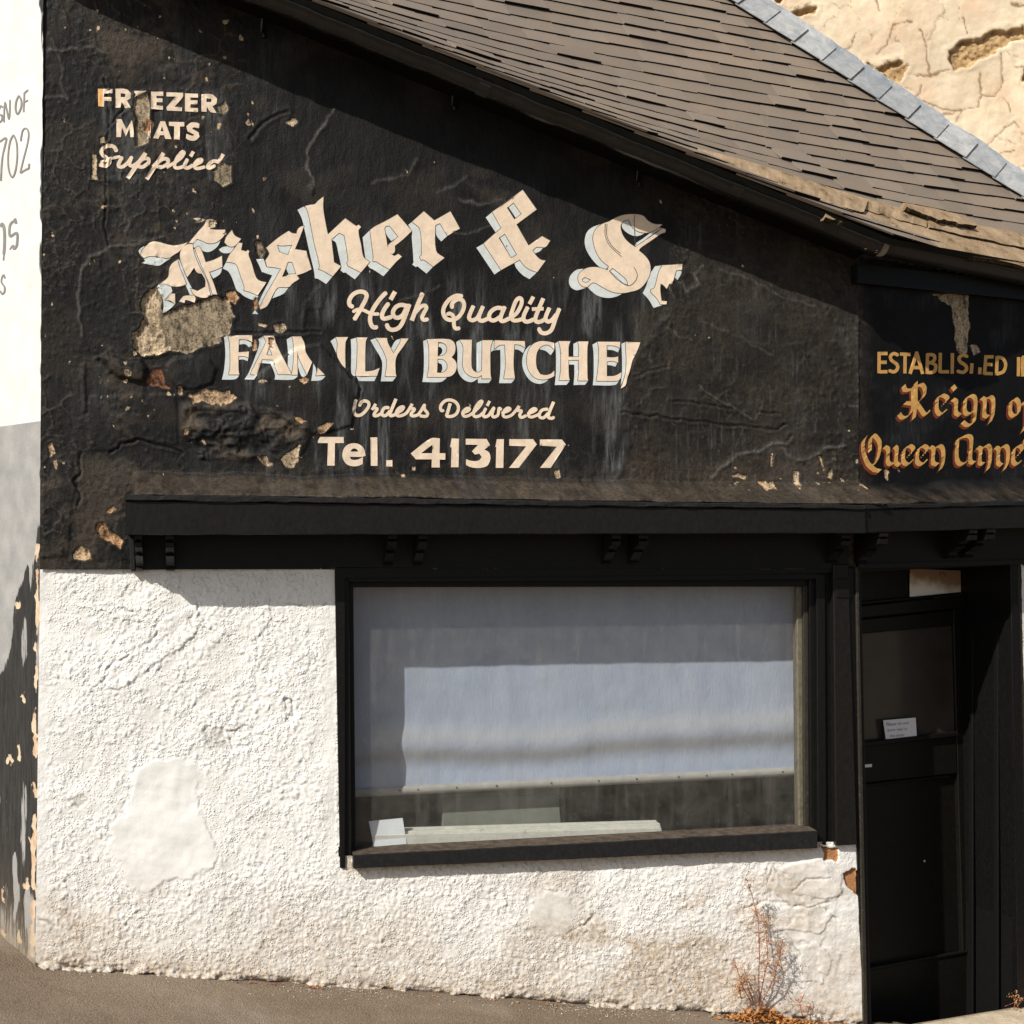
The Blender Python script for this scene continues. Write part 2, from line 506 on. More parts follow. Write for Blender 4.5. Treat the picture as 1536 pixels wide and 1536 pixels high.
def mat_glass(name='old_shop_glass'):
    m = bpy.data.materials.new(name); m.use_nodes = True
    t = m.node_tree; t.nodes.clear()
    out = t.nodes.new('ShaderNodeOutputMaterial'); tr = t.nodes.new('ShaderNodeBsdfTransparent'); gl = t.nodes.new('ShaderNodeBsdfGlossy')
    df = t.nodes.new('ShaderNodeBsdfDiffuse'); mx = t.nodes.new('ShaderNodeMixShader'); mx2 = t.nodes.new('ShaderNodeMixShader')
    lw = t.nodes.new('ShaderNodeLayerWeight'); p5 = t.nodes.new('ShaderNodeMath'); p5.operation = 'POWER'; p5.inputs[1].default_value = 5.0
    t.links.new(lw.outputs['Facing'], p5.inputs[0]); lw.inputs['Blend'].default_value = 0.5
    fr = t.nodes.new('ShaderNodeMath'); fr.operation = 'MULTIPLY_ADD'; fr.inputs[1].default_value = 0.96; fr.inputs[2].default_value = 0.035
    t.links.new(p5.outputs[0], fr.inputs[0])
    tr.inputs['Color'].default_value = (0.94, 0.95, 0.955, 1)
    gl.inputs['Roughness'].default_value = 0.0
    gl.inputs['Color'].default_value = (1, 1, 1, 1)
    df.inputs['Color'].default_value = (0.42, 0.40, 0.36, 1)
    geo = t.nodes.new('ShaderNodeNewGeometry')
    nz = t.nodes.new('ShaderNodeTexNoise'); nz.inputs['Scale'].default_value = 9; nz.inputs['Detail'].default_value = 8; nz.inputs['Roughness'].default_value = 0.7
    sp = t.nodes.new('ShaderNodeTexNoise'); sp.inputs['Scale'].default_value = 110; sp.inputs['Detail'].default_value = 2
    t.links.new(geo.outputs['Position'], nz.inputs['Vector']); t.links.new(geo.outputs['Position'], sp.inputs['Vector'])
    r1 = t.nodes.new('ShaderNodeMapRange'); r1.inputs[1].default_value = 0.35; r1.inputs[2].default_value = 0.75; r1.inputs[3].default_value = 0.014; r1.inputs[4].default_value = 0.075
    r2 = t.nodes.new('ShaderNodeMapRange'); r2.inputs[1].default_value = 0.735; r2.inputs[2].default_value = 0.775; r2.inputs[3].default_value = 0.0; r2.inputs[4].default_value = 0.5
    ad = t.nodes.new('ShaderNodeMath'); ad.operation = 'ADD'
    mpv = t.nodes.new('ShaderNodeMapping'); mpv.inputs['Scale'].default_value = (26, 26, 2.2); nv = t.nodes.new('ShaderNodeTexNoise'); nv.inputs['Scale'].default_value = 1.0; nv.inputs['Detail'].default_value = 6
    t.links.new(geo.outputs['Position'], mpv.inputs['Vector']); t.links.new(mpv.outputs['Vector'], nv.inputs['Vector'])
    r3 = t.nodes.new('ShaderNodeMapRange'); r3.inputs[1].default_value = 0.52; r3.inputs[2].default_value = 0.8; r3.inputs[3].default_value = 0.0; r3.inputs[4].default_value = 0.06
    t.links.new(nv.outputs['Fac'], r3.inputs[0]); ad0 = t.nodes.new('ShaderNodeMath'); ad0.operation = 'ADD'
    t.links.new(nz.outputs['Fac'], r1.inputs[0]); t.links.new(sp.outputs['Fac'], r2.inputs[0])
    t.links.new(r1.outputs[0], ad0.inputs[0]); t.links.new(r3.outputs[0], ad0.inputs[1]); t.links.new(ad0.outputs[0], ad.inputs[0]); t.links.new(r2.outputs[0], ad.inputs[1])
    t.links.new(ad.outputs[0], mx2.inputs['Fac'])
    t.links.new(fr.outputs[0], mx.inputs['Fac']); t.links.new(tr.outputs[0], mx.inputs[1]); t.links.new(gl.outputs[0], mx.inputs[2])
    t.links.new(mx.outputs[0], mx2.inputs[1]); t.links.new(df.outputs[0], mx2.inputs[2])
    t.links.new(mx2.outputs[0], out.inputs['Surface'])
    return m
M_GLASS = mat_glass()

# ------------------------------------------------------------------ ground
GB = FRONT.at(768, 1500)
def ground_z(x, y):
    gx = 6 * np.tanh((np.asarray(x) - GB.x) / 6.0); gy = 3 * np.tanh((np.asarray(y) - GB.y) / 3.0)
    return GB.z - 0.146 * gx + 0.0856 * gy

def mat_ground():
    m = MB('dusty_asphalt')
    n = m.noise(2.2, 5, 0.6); n2 = m.noise(90, 4, 0.75); n3 = m.voronoi(150, 'F1', 'Color')
    c = m.ramp(n, [(0.3, (0.155, 0.116, 0.080)), (0.7, (0.215, 0.170, 0.125))])
    c = m.mix(1.0, c, m.ramp(n2, [(0.25, 0.5), (0.5, 1.0), (0.75, 1.3)]), 'MULTIPLY')
    c = m.mix(m.ramp(m.noise(240, 2), [(0.68, 0.0), (0.74, 0.55)]), c, (0.42, 0.37, 0.30))
    c = m.mix(m.ramp(m.noise(200, 2, 0.6), [(0.26, 0.7), (0.34, 0.0)]), c, (0.05, 0.04, 0.03))
    c = m.mix(m.ramp(m.noise(1.1, 5, 0.6, None, .5), [(0.52, 0.0), (0.72, 0.55)]), c, (0.29, 0.25, 0.20))
    h = m.math('ADD', m.math('MULTIPLY', m.voronoi(120), 0.8), m.noise(160, 3))
    m.bump(h, 0.006, 0.6)
    return m.done(c, 0.9, 0.15)
def dense(lo, hi, a, b, step, far):
    core = np.arange(a, b, step)
    left = a - np.geomspace(step, a - lo, far)[::-1]; right = b + np.geomspace(step, hi - b, far)
    return np.concatenate([left, core, right])
gx = dense(-90, 90, -2.8, 3.4, 0.02, 26); gy = dense(-90, 90, 5.2, 8.2, 0.02, 26)
X, Y = np.meshgrid(gx, gy)
Z = ground_z(X, Y) - 0.4 * ((((X - FRONT.O[0]) * FRONT.n[0] + (Y - FRONT.O[1]) * FRONT.n[1]) < -.06) & (((X - RIGHT.O[0]) * RIGHT.n[0] + (Y - RIGHT.O[1]) * RIGHT.n[1]) < .04) & (((X - LEFT.O[0]) * LEFT.n[0] + (Y - LEFT.O[1]) * LEFT.n[1]) < -.06)) + 0.004 * fbm(X * 3, Y * 3, 3, 5) + 0.0022 * fbm(X * 22, Y * 22, 3, 9)
V = np.stack([X, Y, Z], -1).reshape(-1, 3)
W_, H_ = len(gx), len(gy)
idx = np.arange(W_ * H_).reshape(H_, W_)
Q = np.stack([idx[:-1, :-1], idx[:-1, 1:], idx[1:, 1:], idx[1:, :-1]], -1).reshape(-1, 4)
tag(fast_mesh('pavement', V, Q, mat_ground()), kind='structure')

# ------------------------------------------------------------------ roof geometry shared by walls and roof
OV = 0.25
G1 = FRONT.at(1312, 385, OV)
G0 = FRONT.at(365, 0, OV)
GE = FRONT.at(-5, 0.405 * (-5 - 365), OV)      # end past the left corner
G2 = RIGHT.at(1536, 428, 0.10)
Vv = (GE - G1); VLEN = Vv.length; Vv = Vv.normalized()
Cc = Vector((math.cos(math.radians(27)), math.sin(math.radians(27)), -0.015)).normalized()
Nn = Vv.cross(Cc); Nn = Nn.normalized()
if Nn.z < 0: Nn = -Nn
Uu = Nn.cross(Cc)
if Uu.z < 0: Uu = -Uu
VA, VB = Vv.dot(Cc), Vv.dot(Uu)
BGE = VLEN * VB
EK = (G2 - G1).dot(Uu) / (G2 - G1).dot(Cc)      # the eaves run back towards the door wall
def a_verge(b): return min(b, BGE) * VA / VB
def roof_h(a, b):
    d = max(0.0, (a - a_verge(b)) * VB)
    lv = max(0.0, 1 - d / 0.95) ** 2
    return -0.09 + 0.205 * lv
def roof_pt(a, b, h=0.0):
    return G1 + Cc * a + Uu * b + Nn * (roof_h(a, b) + h)
def roof_hit(px, py, h=0.0):
    """where the ray meets the roof base plane raised by h"""
    d = Vector(((px - 768) / F, 1, (HY - py) / F))
    t = ((G1 + Nn * h).dot(Nn)) / d.dot(Nn)
    return d * t
def roof_z(x, y):
    return (G1.dot(Nn) - Nn.x * x - Nn.y * y) / Nn.z
T1 = roof_hit(1118, 2, -0.09); T2 = roof_hit(1536, 284, -0.09)
dT = T2 - T1; dT.z = 0
TALL = Face(tuple(T1), tuple(dT))
FL_DIR = (T2 - T1).normalized()        # the line where roof and tall wall meet
def a_flash(b):
    # point G1 + a*Cc + b*Uu - .09 Nn on the tall wall plane
    n = Vector(TALL.n); k = n.dot(Vector(TALL.O))
    return (k - n.dot(G1 + Uu * b - Nn * 0.09)) / n.dot(Cc)
# ------------------------------------------------------------------ lettering: outlines and pen strokes surveyed off the painted sign
# each block: (x0, y0, scale) of the survey sheet, then outlines / strokes in sheet units
def P(*v):
    return [(v[i], v[i + 1]) for i in range(0, len(v), 2)]

FISHER = [
 ((200, 320, 7.68),
  [P(85,470,110,420,160,370,205,335,260,330,330,345,400,365,480,375,560,360,625,340,560,410,520,450,470,480,400,520,330,510,250,500,180,500,125,520,90,490),
   P(840,85,880,75,935,85,960,125,905,150,880,190,960,195,1058,195,1050,250,1010,300,940,345,860,350,800,325,735,300,690,350,640,345,720,250,780,180,820,135),
   P(630,360,685,360,690,430,740,570,800,690,850,790,885,940,860,970,790,975,700,940,660,870,740,900,830,850,830,770,790,700,740,690,700,630,660,690,620,740,570,620,540,520,545,440,580,390),
   P(510,540,530,620,580,740,610,820,540,845,450,845,380,820,300,820,400,740,415,640,450,580),
   P(700,950,580,960,530,1020,590,1035,600,1000,660,1015,705,1035,715,980),
   P(370,1000,430,930,480,930,482,1050,430,1010),
   P(750,380,780,420,830,560,880,700,930,830,965,940,910,935,870,800,800,640,730,470,710,410),
   P(830,570,930,540,1020,495,1025,620,960,650,880,680,850,640),
   P(1135,200,1165,260,1240,300,1200,350,1160,385,1100,385,1050,340,1070,280),
   P(1180,390,1210,345,1255,350,1240,430,1300,445,1315,430,1335,440,1325,480,1360,580,1410,740,1450,780,1530,800,1430,950,1340,910,1270,890,1280,860,1240,740,1190,600,1150,575,1070,565,1110,480,1150,430),
   P(690,65,760,60,800,75,745,98)],
  [],
  [P(60,440,80,410,130,380,85,470,125,520,250,500,400,520,432,520,370,560,300,605,220,600,160,590,95,575,140,555,115,520,85,490),
   P(690,350,735,300,800,325,860,350,940,345,1010,300,980,370,930,420,860,450,790,430,760,385,710,400,690,390),
   P(510,530,530,540,570,640,620,760,690,900,715,980,700,1040,660,960,600,820,540,660),
   P(690,420,720,410,770,560,840,720,890,850,920,940,880,960,850,830,780,660,720,510),
   P(260,860,300,815,430,830,450,900,430,930,370,1000,480,1050,440,1090,330,1175,350,1080,330,960,270,900),
   P(880,680,1025,620,1000,700,920,755,900,720),
   P(985,420,1040,390,1160,385,1160,400,1130,450,1060,465,1010,450),
   P(1070,565,1150,575,1190,600,1240,740,1280,860,1270,890,1430,950,1440,960,1400,1000,1370,1000,1280,960,1230,920,1190,890,1160,810,1100,680,1030,640),
   P(1370,1160,1400,1120,1440,1165)]),
 ((360, 290, 7.68),
  [P(300,635,400,550,480,490,560,440,600,465,650,470,660,430,690,395,735,380,680,530,630,650,760,670,820,880,740,920,650,950,680,990,600,1045,560,1085,440,1090,390,1150,310,1300,235,1340,225,1310,400,1000,470,875,400,860,310,850,290,780,330,720,335,690),
   P(745,155,800,140,860,130,900,90,960,45,955,170,985,360,1010,480,1210,295,1335,385,1365,370,1390,395,1360,440,1390,600,1420,740,1490,795,1390,915,1240,840,1230,800,1245,780,1200,490,1140,460,1050,535,1080,800,1160,845,1065,960,940,890,905,880,915,840,850,560,800,300,770,190)],
  [P(425,600,480,610,600,600,550,715,500,700,450,680), P(550,795,600,800,645,935,560,940,530,960,480,970,520,880)],
  [P(425,600,480,610,600,600,550,715,500,700,450,680), P(550,795,600,800,645,935,560,940,530,860),
   P(185,765,270,760,300,850,310,850,470,875,400,1000,225,1310,215,1260,370,950,250,910,225,850),
   P(430,1090,560,1085,500,1160,370,1215),
   P(660,195,730,158,770,190,800,300,850,560,915,840,905,880,940,890,1065,960,990,1050,895,990,860,985,850,900,800,690,750,460,715,310,690,250),
   P(1055,540,1135,460,1195,495,1245,780,1230,810,1240,840,1390,915,1320,995,1210,915,1190,920,1155,890,1165,860,1130,690,1100,570)]),
 ((520, 290, 7.68),
  [P(265,430,330,385,440,330,580,250,650,330,745,440,640,540,550,610,548,680,520,705,480,690,545,730,590,705,630,735,560,800,490,880,400,830,335,790,300,790,305,740,285,590),
   P(750,335,885,215,1005,320,1190,215,1300,410,1155,495,1070,350,1015,375,1025,670,1120,750,990,850,880,770,855,775,835,740,860,715,840,420)],
  [P(432,410,445,385,490,378,592,508,500,580,478,600,468,630,450,520)],
  [P(432,410,445,385,490,378,592,508,510,555,460,490),
   P(180,515,265,430,285,590,305,740,300,790,335,790,490,880,420,960,300,880,265,865,240,830,215,760),
   P(705,370,750,335,840,420,860,715,835,740,855,775,880,770,990,850,915,930,810,845,790,855,750,825,765,800,745,500,750,450),
   P(1015,375,1070,350,1155,495,1085,560,1030,490)]),
 ((700, 270, 9.6),
  [P(365,465,800,150,1000,430,710,645,885,950,1080,815,1195,880,1140,960,1100,975,1000,970,940,1020,1000,1100,1060,1150,1130,1165,1010,1330,920,1300,830,1240,760,1150,680,1195,490,1300,240,920,415,765,495,700)],
  [P(575,405,670,330,785,495,680,575), P(455,840,545,780,720,1080,635,1130)],
  [P(600,395,670,330,785,495,705,555), P(470,830,545,780,720,1080,640,1125), P(270,545,365,465,495,700,415,765), P(135,980,240,920,490,1300,395,1365),
   P(680,1195,760,1150,830,1240,920,1300,1010,1330,900,1430,800,1370,710,1270), P(950,1030,1000,970,1100,975,1050,1030,980,1060)]),
 ((840, 310, 7.68),
  [P(380,420,375,350,410,260,480,205,560,175,640,130,740,98,860,92,950,110,1010,170,1080,205,1170,210,1110,260,1020,300,930,300,860,270,810,210,785,150,730,170,695,215,700,290,740,370,800,430,860,470,1100,310,1170,255,1210,265,1205,300,1150,320,1050,390,920,480,900,510,970,570,1020,640,1035,720,1020,800,970,890,900,955,800,985,700,1000,590,985,480,930,390,880,350,890,310,930,250,920,210,870,205,800,240,750,310,710,400,700,480,715,540,735,555,690,470,620,410,520),
   P(1170,680,1280,675,1400,665,1395,730,1330,740,1310,800,1280,900,1250,890,1220,950,1185,910,1150,890,1145,960,1160,1090,1220,1095,1215,1130,1150,1130,1100,1050,1040,990,1040,960,1080,940,1130,760)],
  [P(560,745,600,710,700,790,760,850,775,910,720,890,640,820), P(245,840,280,815,350,845,300,880,255,870)],
  [P(560,745,600,710,700,790,760,850,775,910,720,890,640,820), P(245,840,280,815,350,845,300,880,255,870),
   P(470,205,410,260,375,350,380,420,410,520,470,620,555,690,520,728,440,690,350,590,290,480,280,380,310,290,380,235),
   P(285,720,240,750,205,800,210,870,250,920,310,930,240,955,180,965,120,930,98,860,120,790,190,730),
   P(350,890,390,880,480,930,590,985,720,1000,640,1040,540,1055,430,1030,360,980,315,935),
   P(710,190,790,150,810,210,860,270,980,305,900,340,830,335,750,290,710,240),
   P(1110,255,1165,250,1050,330,900,440,860,460,860,430,950,370),
   P(1090,690,1170,680,1130,760,1080,940,1040,960,1040,990,1100,1050,1170,1140,1070,1170,1010,1070,945,1000,985,920,1030,780),
   P(1320,740,1385,725,1390,770,1345,850,1310,820)]),
]
S_LINES = ((840, 310, 7.68), [P(515,200,512,330,550,430,600,490,700,580), P(535,200,530,330,566,420,612,478,690,545), P(840,700,880,780,860,860,780,915,660,850,560,745), P(850,100,850,240,862,440)])

FAMILY = [
 ((325, 490, 7.68),
  [P(130,105,405,105,410,185,370,160,320,150,255,150,250,300,370,290,365,360,320,345,250,345,250,495,260,555,140,555,155,450,150,200),
   P(540,110,660,110,680,190,770,380,860,555,705,555,645,385,520,380,460,555,390,555,400,520,500,320,570,180),
   P(860,118,970,118,1010,200,1020,290,1050,350,1095,415,1035,560,950,380,925,290,930,560,860,560,880,430,885,250,875,150),
   P(1160,480,1240,560,1140,570,1155,520), P(1370,125,1510,125,1480,190,1480,480,1440,440,1385,330,1390,200)],
  [P(600,240,570,330,640,335,625,290)],
  [P(85,125,130,105,150,200,155,450,140,555,260,555,240,590,200,610,60,612,85,500,100,300), P(255,165,320,155,400,190,405,230,370,240,330,205,255,210),
   P(250,350,320,350,365,360,355,400,300,380,250,385), P(480,145,540,110,570,180,500,320,390,555,470,555,430,612,320,610,370,530,450,330,490,200),
   P(510,385,645,385,710,555,935,555,920,585,870,615,665,615,670,560,620,430,500,420), P(600,240,625,290,640,335,570,330),
   P(805,150,860,118,880,160,885,250,880,430,860,545,820,500,820,300), P(930,300,950,380,1035,560,1000,590,970,570,930,440),
   P(1110,430,1140,490,1145,570,1250,575,1200,620,1085,630,1100,540), P(1310,170,1370,125,1390,200,1385,330,1340,230)]),
 ((490, 490, 7.68),
  [P(340,130,465,130,445,180,440,520,530,510,605,480,575,570,330,570,345,430,350,200),
   P(560,135,690,135,700,190,765,310,840,190,850,140,940,140,880,230,795,360,790,540,800,575,670,575,685,480,685,370,600,190)],
  [],
  [P(275,150,340,130,350,200,345,430,330,570,575,570,545,630,365,630,340,580,300,565,280,530,280,300),
   P(500,160,560,135,600,190,685,370,685,480,670,575,800,577,755,632,620,632,635,500,630,390,540,230), P(740,250,790,165,847,141,840,190,765,312)]),
 ((620, 490, 7.68),
  [P(155,148,400,148,460,180,480,240,470,310,435,355,480,400,495,450,480,520,430,570,360,582,155,582,175,480,175,240),
   P(530,155,670,155,665,450,690,510,740,530,785,510,790,160,910,160,885,250,885,560,895,600,785,600,785,560,730,585,650,570,590,520,565,440,570,230),
   P(935,160,1280,170,1285,245,1230,215,1160,205,1150,440,1165,600,1040,600,1060,440,1050,210,990,215,930,260,930,200)],
  [P(280,180,340,190,380,230,380,290,340,335,275,345), P(275,375,340,380,385,430,385,490,340,530,268,535)],
  [P(110,170,155,148,175,240,175,480,155,582,360,582,390,580,360,610,310,640,100,640,115,530,118,300),
   P(285,195,340,200,380,235,380,290,335,340,285,345,320,310,330,270,310,240,285,235), P(280,385,340,385,385,430,385,490,340,530,315,530,330,490,325,440,280,415),
   P(490,180,530,155,565,230,565,440,590,520,650,570,730,585,785,560,785,600,905,597,865,650,740,652,740,600,670,640,590,620,530,560,505,480,505,300),
   P(725,190,790,160,790,510,725,528), P(890,180,935,160,930,260,990,215,1050,210,1060,440,1040,600,1170,601,1125,652,985,652,1000,500,1000,270,920,275,885,300),
   P(1160,207,1230,215,1285,245,1262,305,1210,270,1160,262)]),
 ((780, 490, 7.68),
  [P(390,190,390,270,330,215,260,220,200,280,180,380,190,480,230,550,290,560,350,545,390,510,390,570,330,600,260,612,170,590,100,510,75,400,90,290,140,210,220,172,300,172),
   P(440,170,575,170,555,230,553,350,670,352,672,230,660,175,780,175,768,250,768,580,775,625,660,625,670,540,670,387,553,385,555,560,565,620,445,620,465,500,462,260),
   P(885,178,1145,180,1140,250,1080,225,990,220,990,355,1060,360,1120,350,1120,420,1060,400,990,405,990,575,1080,570,1160,530,1145,600,1110,628,870,628,890,500,900,260),
   P(1210,180,1375,185,1360,230,1330,300,1280,400,1255,500,1225,590,1200,680,1150,715,1200,560,1215,400,1210,260)],
  [],
  [P(140,205,90,290,75,400,100,510,170,590,260,612,335,600,280,645,210,660,120,625,50,530,22,420,40,310,90,235), P(215,260,260,220,330,215,390,272,350,330,290,280),
   P(400,195,440,170,462,260,465,500,445,620,570,621,530,672,395,675,408,560,410,300), P(610,200,660,175,672,230,670,352,610,350), P(553,387,670,387,670,540,660,625,778,626,740,672,610,675,620,560,620,440,553,438),
   P(828,210,885,178,900,260,890,500,870,628,1130,629,1085,675,830,678,840,560,840,320), P(990,222,1080,226,1140,250,1120,300,1060,275,990,270), P(985,405,1060,400,1110,420,1090,465,1040,450,985,445),
   P(1160,200,1210,180,1215,260,1215,420,1200,560,1150,680,1165,520,1165,340), P(1300,215,1350,225,1345,280,1320,290)]),
]

# pen strokes: sheet, then (width, points)
SCRIPT_QUALITY = [
 ((510, 425, 9.035), [
  (58, P(165,322,128,300,122,240,160,170,230,125,310,122,355,160,345,220,310,290,255,390,190,497)),
  (58, P(620,130,540,215,465,320,415,420,402,500,420,570,450,602,490,600)), (46, P(175,390,230,362,310,368,400,410,470,422,515,420)),
  (58, P(652,280,600,350,565,430,575,478,620,482,690,460)), (60, P(742,118,680,228)),
  (58, P(895,312,820,297,750,330,712,400,735,460,790,470,850,430,890,350)), (58, P(935,290,885,430,830,560,770,620,700,635,650,610,630,565)),
  (60, P(1115,140,1050,290,968,510)), (54, P(1015,405,1080,330,1140,305,1165,340,1130,410,1108,465,1130,500,1180,492))]),
 ((660, 425, 8.084), [
  (50, P(262,160,190,155,110,200,50,280,34,360,70,430,140,448,210,420,265,350,288,270,268,212,220,196,165,222,140,260,142,295)),
  (46, P(88,378,112,370,150,392,165,440,165,510,185,552,228,548)),
  (50, P(402,275,350,400,360,440,400,450,450,420,490,350)), (50, P(518,280,470,400,478,450,520,455,575,430)),
  (50, P(765,312,690,300,620,340,590,400,610,445,660,450,725,410)), (50, P(782,285,735,400,732,450,770,460,830,430)),
  (48, P(820,440,920,370,978,270,985,200,955,182,915,220,880,310,855,400,882,450,940,452,1000,432)),
  (50, P(1060,290,1010,400,1022,460,1070,465,1130,440)), (48, P(1128,165,1080,255)),
  (50, P(1248,185,1170,370,1152,440,1172,470,1220,465,1280,430)), (44, P(1110,316,1252,310)),
  (50, P(1322,300,1275,420,1300,465,1350,450,1405,380)), (50, P(1442,308,1395,430,1350,560,1290,605,1225,600,1195,550))])]
SCRIPT_ORDERS = [
 ((510, 585, 9.035), [
  (44, P(212,135,192,230,190,310,220,345,280,340,340,290,385,220,380,170,330,150,285,170,262,215)),
  (40, P(480,190,430,272)), (42, P(440,240,500,260,462,320,462,350,500,350,560,320)),
  (44, P(655,242,600,245,565,300,575,345,620,345,675,285)), (44, P(755,122,690,280,672,330,690,352,745,335)),
  (42, P(735,335,820,285,858,240,835,230,785,260,755,320,780,352,830,348,900,310,975,190)),
  (40, P(972,195,932,272)), (42, P(940,250,1005,262,962,320,967,350,1010,352,1065,325,1142,200)),
  (42, P(1142,200,1140,260,1183,320,1160,358,1080,352))]),
 ((650, 585, 7.68), [
  (36, P(110,240,86,235,80,190,120,135,180,116,250,140,285,200,266,270,210,305,145,303)), (38, P(190,155,148,303)),
  (34, P(330,268,400,240,410,215,375,216,335,260,350,303,400,298,445,270)), (35, P(440,278,520,200,557,140,535,134,490,190,457,270,477,308,530,298,565,265)),
  (36, P(600,212,570,280,582,308,620,303,655,268)), (34, P(645,128,615,185)),
  (35, P(645,275,692,210,672,280,692,313,740,288,752,215,775,225)),
  (34, P(785,265,850,245,880,220,850,210,810,245,800,298,840,313,910,280,985,185)), (34, P(985,185,962,240)),
  (35, P(960,238,1010,243,990,290,1012,318,1065,295)),
  (34, P(1080,278,1150,250,1180,225,1150,216,1105,250,1092,298,1130,313,1205,285)),
  (36, P(1312,222,1250,232,1216,280,1228,318,1270,318,1318,268)), (37, P(1380,138,1322,280,1322,318,1360,328,1378,318))])]
SUPPLIED = [((130, 120, 6.678), [
  (40, P(300,718,270,675,210,670,160,700,152,740,200,790,232,822,200,865,130,852)), (30, P(140,832,260,790,335,775)),
  (38, P(358,778,320,855,350,880,410,840,455,778)), (36, P(452,780,430,850,465,868,520,830)),
  (42, P(592,738,412,990)), (38, P(490,872,560,802,615,795,618,840,560,878,510,868)), (40, P(772,738,602,1000)),
  (38, P(665,876,750,802,812,802,808,848,750,878,700,868)), (34, P(800,882,930,800,975,742,958,726,910,780,880,858,902,888,965,876)),
  (36, P(1010,798,980,868,1012,888,1065,858)), (36, P(1070,722,1040,772)), (34, P(1075,858,1140,830,1150,802,1112,810,1077,858,1102,892,1185,876)),
  (36, P(1312,822,1260,822,1212,868,1228,888,1285,866)), (38, P(1368,748,1312,846))])]
FREEZER = ((130, 120, 6.678),
  [P(165,97,260,98,260,140,178,145,172,180,250,180,250,220,178,215,175,275,160,274),
   P(290,95,400,100,445,140,440,190,405,215,445,290,385,285,350,225,340,285,290,285), P(478,115,600,118,560,160,520,160,500,180,485,180),
   P(645,125,768,125,768,168,700,165,700,190,760,192,760,230,700,230,700,262,765,265,765,305,645,300),
   P(800,130,965,135,965,175,880,275,955,280,955,318,805,312,800,280,890,175,800,172),
   P(985,140,1115,145,1115,185,1040,183,1040,210,1110,212,1110,250,1040,250,1040,285,1115,288,1115,328,985,320),
   P(1150,150,1255,150,1305,190,1300,240,1260,270,1300,335,1240,325,1205,275,1200,325,1150,322),
   P(300,400,350,400,400,500,455,410,470,500,475,580,440,580,430,490,395,575,355,480,345,580,300,580), P(615,420,645,420,640,590,605,590),
   P(740,420,785,420,850,600,790,598,775,560,735,560,720,595,668,590), P(825,425,978,428,978,472,935,472,932,605,875,600,878,470,825,465),
   P(1130,445,1125,490,1075,480,1055,495,1120,530,1130,575,1090,610,1030,610,995,590,1000,545,1060,565,1080,555,1010,520,1000,470,1040,435,1090,432)],
  [P(342,140,390,145,388,178,342,178), P(1200,190,1250,195,1248,228,1200,228), P(755,470,772,522,740,520)])
FREEZER_ORANGE = ((130, 120, 6.678), [P(115,95,164,97,160,274,118,270)], [])
TEL = [((465, 640, 7.68),
  [P(115,120,385,120,388,190,285,190,280,450,195,450,205,190,90,190,90,165),
   P(370,330,385,260,430,210,500,192,570,208,620,260,638,335,600,348,455,348,470,375,510,385,560,375,608,350,605,430,560,450,500,458,430,440,385,390),
   P(692,125,772,125,775,452,698,452), P(876,387,945,387,945,460,876,460)], [P(462,288,480,262,510,252,540,265,552,288)]),
 ((605, 640, 5.908),
  [P(62,238,240,105,320,105,318,236,370,236,370,292,320,292,320,362,248,362,250,290,108,290), P(425,105,490,108,486,360,420,360,425,185,412,182),
   P(550,108,735,110,765,165,715,205,752,225,768,265,760,315,735,350,680,366,630,366,590,358,552,340,552,290,610,305,665,300,692,270,670,240,630,248,605,218,660,162,550,160),
   P(825,112,887,112,882,366,815,366,820,182,812,180), P(935,112,1145,112,1178,158,1018,366,932,366,1085,175,935,170), P(1205,115,1400,115,1435,160,1300,366,1205,366,1355,178,1205,170)],
  [P(155,236,255,160,252,236)])]
ESTABLISHED = ((1300, 510, 6.508), 33, [P(105,118,105,326), P(105,134,188,134), P(105,220,180,220), P(105,312,188,312),
  P(290,150,250,135,217,160,227,200,280,240,288,280,255,313,205,300), P(310,140,415,142), P(362,140,360,328),
  P(410,332,475,128,535,332), P(440,270,515,272), P(580,132,578,332), P(580,145,640,150,650,190,620,222,580,222), P(620,222,660,250,655,300,620,318,578,318),
  P(705,127,703,322), P(703,312,790,312), P(822,130,822,330), P(965,165,925,150,887,175,897,215,948,250,958,290,925,318,870,305),
  P(1010,230,1005,330), P(1090,270,1085,336), P(1145,152,1132,340), P(1145,167,1220,167), P(1140,240,1210,242), P(1132,328,1215,332),
  P(1255,160,1250,347), P(1255,172,1310,182,1340,240,1318,310,1250,334), P(1465,170,1465,356), P(1508,358,1510,170,1585,360,1588,172)])
